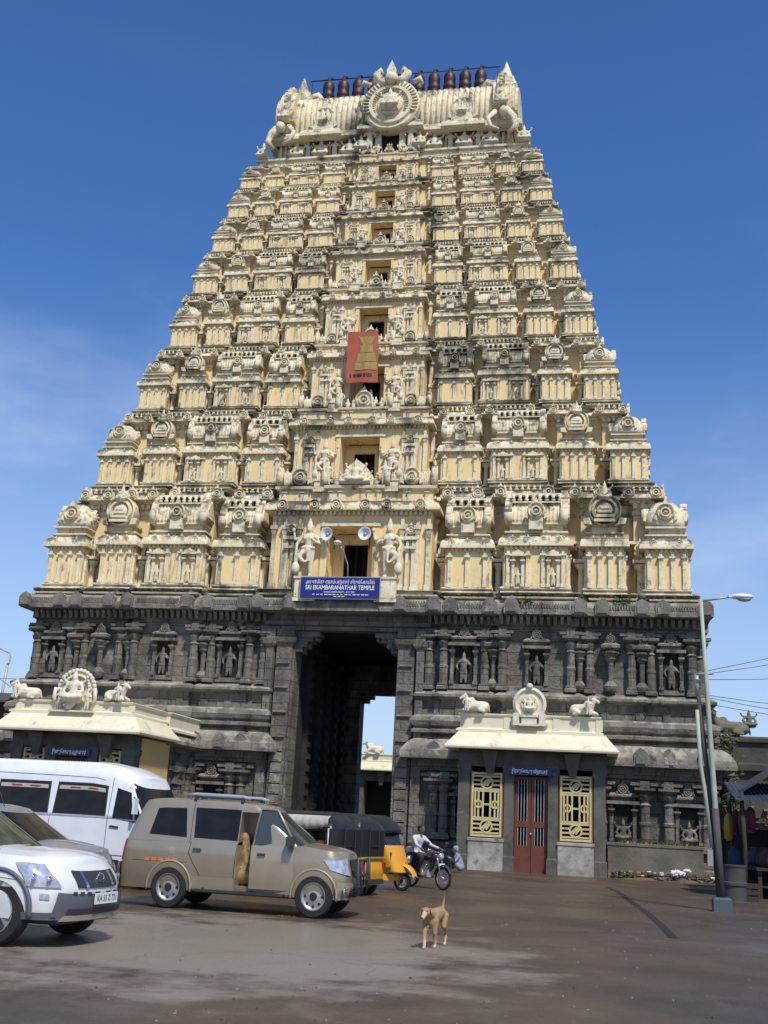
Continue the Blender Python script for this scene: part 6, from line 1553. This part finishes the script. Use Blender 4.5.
def sitter():
    rt=empty('person',(5.6,-5.6,0),R(200),'person in grey blue clothes squatting against the shrine beside the motorcycle','person'); rt.scale=(.92,.92,.92)
    b=MB(); c=lambda *a:capsule(b,*a)
    c((-.05,0,.22),(.05,0,.50),.17,.15); c((.06,-.13,.58),(.06,.13,.58),.085,.085); c((.08,0,.60),(.12,0,.70),.05,.05); face(b,(.15,0,.80),0)
    for s in (-1,1):
        c((-.02,s*.1,.18),(.38,s*.15,.46),.10,.075); c((.38,s*.15,.46),(.30,s*.13,.08),.07,.045); c((.30,s*.13,.05),(.45,s*.13,.04),.045,.035)
        c((.06,s*.2,.56),(.24,s*.24,.36),.06,.045); c((.24,s*.24,.36),(.40,s*.1,.52),.042,.032)
    body=fuse(b,.018,2)
    for i,f in enumerate(body.f):
        p=[sum(body.v[k][q] for k in f)/len(f) for q in range(3)]
        body.m[i]=0 if (p[2]>.70 and p[0]<.3) or p[2]<.09 else (1 if p[0]<.2 or p[2]>.5 else 2)
    body.build('body',[m_skin,m_shirt2,m_trou],rt)
    b=MB(); 
    for s in (-1,1): hand(b,(.42,s*.08,.52),(0,s,0),(0,0,1),1,s)
    b.build('hands',[m_skin],rt)
    b=MB(); ball(b,(.13,0,.85),.112,.092,.09,n=14); ball(b,(.10,0,.80),.07,.086,.09,n=12); b.build('headcloth',[m_shirt2],rt)
sitter()
def passenger():
    rt=empty('person',(0,0,0),0,'passenger in pink shirt sitting inside the nearest auto rickshaw','person')
    b=MB(); c=lambda *a:capsule(b,*a)
    c((0,0,.72),(.02,0,1.0),.15,.14); c((.02,-.13,1.05),(.02,.13,1.05),.08,.08); c((.03,0,1.08),(.05,0,1.16),.05,.05); face(b,(.07,0,1.25),0)
    for s in (-1,1): c((.0,s*.1,.70),(.42,s*.12,.72),.095,.07); c((.42,s*.12,.72),(.45,s*.12,.40),.065,.045); c((.03,s*.19,1.03),(.08,s*.24,.80),.06,.045); c((.08,s*.24,.80),(.30,s*.12,.80),.042,.03)
    body=fuse(b,.018,2)
    for i,g in enumerate(body.f):
        p=[sum(body.v[k][q] for k in g)/len(g) for q in range(3)]
        body.m[i]=0 if p[2]>1.13 else (2 if (p[2]<.83 and p[0]>.16) else 1)
    body.build('body',[m_skin,m_pink,m_trou],rt)
    b=MB(); ball(b,(.05,0,1.30),.105,.086,.085,n=14); ball(b,(.02,0,1.25),.07,.084,.09,n=12); b.build('hair',[m_hair],rt)
    b=MB()
    for s in (-1,1): hand(b,(.32,s*.11,.83),(0,s,0),(0,0,1),1,s)
    b.build('hands',[m_skin],rt)
    th=a1.rotation_euler.z; rt.rotation_euler=(0,0,th); lx,ly=.68,.2
    rt.location=(a1.location.x+lx*math.cos(th)-ly*math.sin(th),a1.location.y+lx*math.sin(th)+ly*math.cos(th),-.08)
passenger()
m_dog=mat('tan_dog_fur',(.40,.26,.13),.9,noise=(9,(.27,.16,.075),.9,1,'obj'),stain=None,bump=(40,.3,.005)); m_dogl=mat('pale_dog_fur',(.55,.38,.22),.85)
def dog():
    rt=empty('dog',(8.08,-28.82,0),math.atan2(-.72,-.10),'tan short haired street dog walking towards the viewer with raised tail','dog'); rt.scale=(.93,.93,.93)
    b=MB(); c=lambda *a:capsule(b,*a)
    c((.20,0,.40),(.02,0,.42),.115,.098); c((.02,0,.42),(-.22,0,.44),.095,.085); ball(b,(.2,0,.38),.13,.092,.135,n=12); ball(b,(-.24,0,.43),.1,.085,.095,n=12)
    c((.26,0,.44),(.38,-.0,.475),.085,.062)                                   # neck
    ball(b,(.43,-.02,.485),.075,.065,.062,n=12); c((.47,-.02,.47),(.565,-.03,.405),.042,.027)     # head, muzzle
    # fore legs: left stepping forward
    c((.24,.06,.36),(.25,.065,.20),.06,.036); c((.25,.065,.20),(.20,.06,.04),.031,.024); c((.20,.06,.025),(.24,.06,.018),.024,.022)
    c((.24,-.06,.36),(.33,-.06,.21),.06,.036); c((.33,-.06,.21),(.42,-.03,.05),.031,.024); c((.42,-.03,.028),(.46,-.03,.02),.024,.022)
    # hind legs: thigh, stifle forward, hock back
    for s,dx in ((1,-.02),(-1,.08)):
        c((-.26,s*.055,.40),(-.20+dx*.6,s*.065,.26),.068,.042); c((-.20+dx*.6,s*.065,.26),(-.34+dx,s*.06,.16),.034,.022); c((-.34+dx,s*.06,.16),(-.30+dx,s*.06,.03),.020,.017); c((-.30+dx,s*.06,.022),(-.26+dx,s*.06,.016),.022,.02)
    tube(b,[(-.30,0,.46),(-.36,0,.53),(-.37,.01,.61),(-.35,.02,.68),(-.32,.03,.72)],[.03,.024,.018,.015,.012],8)
    body=fuse(b,.011,2)
    for i,f in enumerate(body.f):
        p=[sum(body.v[k][q] for k in f)/len(f) for q in range(3)]
        body.m[i]=1 if p[2]<.12 or (p[0]>.50) else 0
    body.build('body',[m_dog,m_dogl],rt)
    for s in (-1,1):
        e=MB(); vs=[(.41,-.02+s*.05,.54),(.45,-.02+s*.06,.53),(.45,-.02+s*.095,.45),(.43,-.02+s*.08,.44)]; vs+=[(x-.012,y-.004*s,z) for x,y,z in vs]
        e.add(vs,[(0,1,2,3),(7,6,5,4),(0,4,5,1),(1,5,6,2),(2,6,7,3),(3,7,4,0)],0,False); e.build('ear',[m_dog],rt)
        e=MB(); ball(e,(.495,-.022+s*.037,.50),.008,.009,.009,n=8); e.build('eye',[m_hair],rt)
    e=MB(); ball(e,(.588,-.03,.41),.014,.018,.013,n=8); e.build('nose',[m_hair],rt)
dog()
# ------------------------------------------------------------------ lamp post, poles, wires
m_polew=mat('pale_green_pole_paint',(.42,.45,.36),.6,noise=(2,(.30,.32,.26),.6)); m_poled=mat('tarred_pole',(.07,.065,.062),.8,noise=(2,(.04,.04,.04),.6)); m_bluec=mat('blue_grey_footing',(.075,.10,.12),.85,noise=(4,(.08,.1,.12),.7))
lp=empty('street_lamp',(12.88,-17.5,0),0,'tall pale street lamp post on a blue grey footing with arm over the lane','street lamp')
B=MB(); tube(B,[(0,0,0),(-.10,0,2.6),(-.19,0,4.9),(-.27,0,7.0)],[.07,.062,.052,.042],12,0); B.build('pole',[m_polew],lp)
B=MB(); tube(B,[(-.0,-.0,.1),(-.085,-.0,2.2)],.078,12,0); B.build('pole_sleeve',[m_poled],lp)
B=MB(); tube(B,[(-.27,0,6.97),(.10,-.02,7.02),(.45,-.02,7.08)],.025,6); B.build('arm',[m_grey],lp)
B=MB(); 
b=MB(); ball(b,(.66,-.02,7.08),.27,.12,.075,n=14); B.merge(b); box(B,.36,.50,-.08,.04,7.05,7.12); B.build('lamp_head',[m_hornw],lp)
B=MB(); ball(B,(.72,-.02,7.03),.17,.09,.07,n=12); B.build('lamp_cover',[m_lamp],lp)
B=MB(); sweep(B,rect(-.2,.2,-.2,.2),[(0,0),(0,.26),(-.04,.30)],0); B.build('footing',[m_bluec],lp)
cb=empty('utility_pole',(12.70,-17.35,0),0,'dark steel utility pole with pale conduit clamped beside the lamp post','utility pole')
B=MB(); tube(B,[(.16,0,0),(.0,0,2.6),(-.22,0,5.0)],[.07,.06,.05],10); B.build('pole',[m_poled],cb)
B=MB(); tube(B,[(.00,-.1,1.35),(-.12,-.1,2.6),(-.2,-.1,3.2),(-.24,-.1,4.4)],.045,8); B.build('conduit',[m_polew],cb)
B=MB(); lathe(B,[(.055,0),(.055,.5)],10,(-.22,0,4.75),0,True); box(B,-.1,.02,-.14,.02,.95,1.3,0); B.build('meter_box',[m_grey],cb)
B=MB(); 
for i in range(9): 
    a=i*.7; tube(B,[(-.08+.05*math.cos(a),-.05,4.45),(.03+.12*math.cos(a*1.3),-.1,4.25+.1*math.sin(a)),(.10+.1*math.sin(a),-.05,4.38),(-.02,0,4.55)],.009,4)
B.build('wire_bundle',[m_black],cb)
dirx=Vector((18,6,0))
def wire(z0,z1,lab,sag=.15,start=(12.6,-17.5)):
    e=(start[0]+12,start[1]+3.5,z1)
    cable('overhead_wire',lab,[(start[0],start[1],z0),e],.007,sag,'wire','overhead wires from the lamp post')
wire(5.28,9.6,'overhead wire leaving the lamp post at right, highest of the bunch',.3)
wire(5.22,8.8,'overhead wire leaving the lamp post at right, second from the top',.3)
wire(5.1,7.2,'overhead wire leaving the lamp post at right, third from the top',.35)
wire(4.75,5.6,'sagging overhead wire at mid height right of the lamp post',.5)
wire(4.70,4.8,'sagging overhead wire crossing above the compound wall bull',.45)
wire(4.55,4.3,'lowest sagging overhead wire right of the lamp post',.3)
b=MB(); tube(b,[(12.45,-17.5,5.22),(12.85,-17.5,5.25)],.03,6); tag(b.build('insulator_bar',[m_grey]),'short insulator bar on the lamp post where the upper wires start','bracket')
l2=empty('street_lamp',(-18.2,5,0),0,'distant thin street lamp at the far left behind the left shrine','street lamp')
B=MB(); tube(B,[(0,0,0),(-.05,0,5.5),(.1,0,8.5)],[.09,.07,.05],8); B.build('pole',[m_grey],l2)
B=MB(); tube(B,[(.1,0,8.5),(-.5,0,8.75),(-1.6,0,8.95)],.035,6); B.build('arm',[m_grey],l2)
B=MB(); ball(B,(-1.9,0,8.95),.35,.14,.1); B.build('lamp_head',[m_grey],l2); B=MB(); box(B,.02,.16,-.08,.08,8.0,8.4); B.build('lamp_box',[m_hornw],l2)
cable('overhead_wire','thin overhead wire at far left running into the tower edge',[(-30,4,7.6),(-14.5,2,6.9)],.012,.1,'wire')
cable('overhead_wire','thin slanting wire at far left below the level wire',[(-19.5,4.8,8.0),(-14.8,2,5.9)],.012,.1,'wire')
# ------------------------------------------------------------------ stall at the right edge
m_tin=mat('blue_tin_sheet',(.035,.055,.085),.6,noise=(2,(.02,.03,.045),.8)); m_tarp=mat('dark_tarpaulin',(.03,.032,.028),.85,noise=(2,(.055,.05,.04),.7)); m_wood=mat('dark_timber',(.035,.027,.02),.9,noise=(4,(.055,.042,.03),.7)); m_ylw=mat('yellow_plastic',(.42,.27,.02),.5); m_bl2=mat('dark_blue_cloth',(.02,.03,.08),.9)
st=empty('market_stall',(15.4,-8,0),0,'dark market stall with blue tin awning and timber posts at the right edge','stall')
def tl(b): return b
def addp(nm,b,ms): o=b.build(nm,ms,st); o.location=(-15.4,8,0); return o
B=MB(); vs=[];fs=[]; n=44
for i in range(n+1):
    y=-11.5+6.5*i/n; dz=.02*(i%2)
    x=13.95+2.6*i/n; dz=.025*(i%2); vs+= [(x,-11.5,2.60+dz),(x,-8.6,3.2+dz),(x,-11.5,2.58+dz),(x,-8.6,3.18+dz)]
for i in range(n): a=i*4; fs+=[(a,a+1,a+5,a+4),(a+2,a+6,a+7,a+3),(a,a+4,a+6,a+2)]
B.add(vs,fs,0); addp('awning',B,[m_tin])
B=MB(); 
B.add([(14.2,-10.9,2.9),(14.2,-5.5,2.9),(17.5,-5.5,5.0),(17.5,-10.9,5.0),(14.2,-10.9,2.84),(14.2,-5.5,2.84),(17.5,-5.5,4.94),(17.5,-10.9,4.94)],[(0,3,2,1),(4,5,6,7),(0,1,5,4),(1,2,6,5),(2,3,7,6),(3,0,4,7)],0); addp('tarpaulin_roof',B,[m_tarp])
for x,y in ((14.15,-11.2),(14.15,-8.2),(14.15,-5.3),(16.3,-11.2),(16.3,-5.3)):
    B=MB(); tube(B,[(x,y,0),(x+.03,y,1.4),(x-.02,y,2.85)],.06,8); addp('post',B,[m_wood])
B=MB(); box(B,16.4,16.5,-11.3,-5.2,0,2.9); box(B,14.2,16.4,-5.3,-5.22,0,1.9); addp('back_wall',B,[m_wood])
B=MB(); box(B,14.5,15.6,-10.9,-5.8,.75,.82); 
for y in (-10.8,-8.3,-5.9): box(B,14.55,14.65,y,y+.1,0,.75); box(B,15.45,15.55,y,y+.1,0,.75)
box(B,14.6,15.5,-10.7,-6,.3,.34); addp('counter',B,[m_wood])
def goods(nm,lab,cat,x,y,z,fn,ms,gr='goods hanging in the dark stall'):
    b=MB(); fn(b,x,y,z); tag(b.build(nm,ms),lab,cat,gr)
def bagf(b,x,y,z): lathe(b,[(.03,0),(.12,-.12),(.15,-.45),(.13,-.75),(.05,-.8)],10,(x,y,z),0,True)
goods('hanging_bag','yellow bag hanging from the stall edge behind the lamp post','bag',14.05,-8.6,2.3,bagf,[m_ylw])
goods('hanging_cloth','dark blue cloth bundle hanging low at the stall front','cloth',14.0,-10.2,1.35,lambda b,x,y,z:(lathe(b,[(.04,0),(.16,-.1),(.19,-.7),(.14,-.75)],10,(x,y,z),0,True)),[m_bl2])
cols=[mat('sack_red',(.08,.018,.018),.8),mat('sack_grey',(.07,.07,.075),.8),mat('sack_brown',(.06,.04,.028),.8),mat('sack_blue',(.02,.035,.07),.7)]
labs=['red','grey','brown','blue']
for i in range(7):
    y=-10.9+.85*i; q=i%4
    goods('hanging_bundle','%s bundle of goods hanging under the blue awning, number %s from the front post'%(labs[q],('first','second','third','fourth','fifth','sixth','seventh')[i]) ,'bundle',14.4+.1*(i%2),y,2.45,lambda b,x,y,z,i=i:(tube(b,[(x,y,z+.15),(x,y,z)],.008,4),lathe(b,[(.03,0),(.12,-.1),(.15,-.35-.05*(i%3)),(.10,-.6-.08*(i%3)),(.04,-.62-.08*(i%3))],9,(x,y,z),0,True)),[cols[q]])
for i,(y,c_) in enumerate(((-10.4,0),(-9.6,1),(-8.9,2),(-7.6,3),(-6.7,1))):
    goods('sack','%s sack standing on the stall counter, number %s from the front'%(labs[c_],('one','two','three','four','five')[i]),'sack',15.0,y,.82,lambda b,x,y,z,i=i:lathe(b,[(.18,0),(.24,.1),(.22,.35),(.12,.46),(.14,.52),(.05,.54)],10,(x,y,z),0,True),[cols[c_]],'sacks on the stall counter')
b=MB(); lathe(b,[(.30,0),(.30,.04),(.28,.06),(.28,.4),(.31,.43),(.31,.5),(.28,.52),(.28,.86),(.30,.88),(.30,.92)],20,(0,0,0),0,True)
tag(b.build('oil_drum',[m_poled],None,(13.6,-13.6,0),None,35),'dark oil drum standing between the lamp post and the stall','drum')
b=MB()
for z in (0,.16,.32): 
    box(b,-.3,.3,-.22,-.19,z,z+.12); box(b,-.3,.3,.19,.22,z,z+.12); box(b,-.3,-.27,-.189,.189,z,z+.12); box(b,.27,.3,-.189,.189,z,z+.12)
box(b,-.3,.3,-.22,.22,-.005,.0); 
for x in (-.25,.25):
    for y in (-.18,.18): box(b,x-.02,x+.02,y-.008,y+.008,.121,.159); box(b,x-.02,x+.02,y-.008,y+.008,.281,.319)
for x in (-.285,.285):
    for y in (-.205,.205): box(b,x-.014,x+.014,y-.012,y+.012,.12,.32)
tag(b.build('crate',[m_wood],None,(14.0,-12.3,.01),(0,0,.2)),'dark slatted wooden crate on the ground before the stall','crate')
# ------------------------------------------------------------------ camera, sky, sun
def make_camera():
    cd=bpy.data.cameras.new('camera'); co=bpy.data.objects.new('camera',cd); COL.objects.link(co)
    yaw,pit,rol=.20003,.2758,.05326
    f=Vector((-math.sin(yaw)*math.cos(pit),math.cos(yaw)*math.cos(pit),math.sin(pit)))
    r=Vector((math.cos(yaw),math.sin(yaw),0)); u=r.cross(f)
    r2=r*math.cos(rol)+u*math.sin(rol); u2=-r*math.sin(rol)+u*math.cos(rol)
    M=Matrix((r2,u2,-f)).transposed().to_4x4(); M.translation=Vector((10.1643,-43.958,1.55)); co.matrix_world=M
    cd.sensor_fit='VERTICAL'; cd.sensor_height=24; cd.lens=1089.139*24/1024; cd.clip_end=4000; cd.clip_start=.1
    scene.camera=co
make_camera()
w=bpy.data.worlds.new('World'); scene.world=w; w.use_nodes=True; nt=w.node_tree; N=nt.nodes; L=nt.links
bg=N['Background']; sky=N.new('ShaderNodeTexSky'); sky.sky_type='NISHITA'; sky.sun_disc=False
EL,AZ=R(54),R(32)     # sun comes from behind the viewer's right shoulder
sky.sun_elevation=EL; sky.sun_rotation=PI-AZ; sky.air_density=1.0; sky.dust_density=.3; sky.ozone_density=5.0; sky.altitude=0
# faint wisps of cloud low in the sky
tc=N.new('ShaderNodeTexCoord'); mp=N.new('ShaderNodeMapping'); mp.inputs['Scale'].default_value=(1,1,2.6); L.new(tc.outputs['Generated'],mp.inputs[0])
nz=N.new('ShaderNodeTexNoise'); nz.inputs['Scale'].default_value=2.6; nz.inputs['Detail'].default_value=7; nz.inputs['Roughness'].default_value=.55; L.new(mp.outputs[0],nz.inputs['Vector'])
mr=N.new('ShaderNodeMapRange'); mr.interpolation_type='SMOOTHSTEP'; mr.inputs[1].default_value=.47; mr.inputs[2].default_value=.8; mr.inputs[4].default_value=.6; L.new(nz.outputs['Fac'],mr.inputs[0])
sp=N.new('ShaderNodeSeparateXYZ'); L.new(tc.outputs['Generated'],sp.inputs[0])
m2=N.new('ShaderNodeMapRange'); m2.inputs[1].default_value=.62; m2.inputs[2].default_value=.1; m2.inputs[3].default_value=0; m2.inputs[4].default_value=1; L.new(sp.outputs[2],m2.inputs[0])
mm=N.new('ShaderNodeMath'); mm.operation='MULTIPLY'; L.new(mr.outputs[0],mm.inputs[0]); L.new(m2.outputs[0],mm.inputs[1])
mx=N.new('ShaderNodeMix'); mx.data_type='RGBA'; L.new(mm.outputs[0],mx.inputs[0]); L.new(sky.outputs[0],mx.inputs[6]); mx.inputs[7].default_value=(6,6.6,7.6,1)
h3=N.new('ShaderNodeMapRange'); h3.interpolation_type='SMOOTHSTEP'; h3.inputs[1].default_value=.46; h3.inputs[2].default_value=-.02; h3.inputs[3].default_value=0; h3.inputs[4].default_value=.75; L.new(sp.outputs[2],h3.inputs[0])
mh=N.new('ShaderNodeMix'); mh.data_type='RGBA'; L.new(h3.outputs[0],mh.inputs[0]); L.new(mx.outputs[2],mh.inputs[6]); mh.inputs[7].default_value=(3.9,4.7,6.0,1); mx=mh
hs=N.new('ShaderNodeHueSaturation'); hs.inputs['Saturation'].default_value=1.2; hs.inputs['Hue'].default_value=.508; L.new(mx.outputs[2],hs.inputs['Color']); L.new(hs.outputs[0],bg.inputs[0]); bg.inputs[1].default_value=.148
sd=bpy.data.lights.new('sun','SUN'); sd.energy=4.0; sd.angle=R(4); sd.color=(1,.95,.86)
so=bpy.data.objects.new('sun',sd); COL.objects.link(so)
sdir=Vector((math.sin(AZ)*math.cos(EL),-math.cos(AZ)*math.cos(EL),math.sin(EL)))
so.rotation_euler=sdir.to_track_quat('Z','Y').to_euler()
scene.view_settings.view_transform='Standard'; scene.view_settings.look='None'; scene.view_settings.exposure=0; scene.view_settings.gamma=1
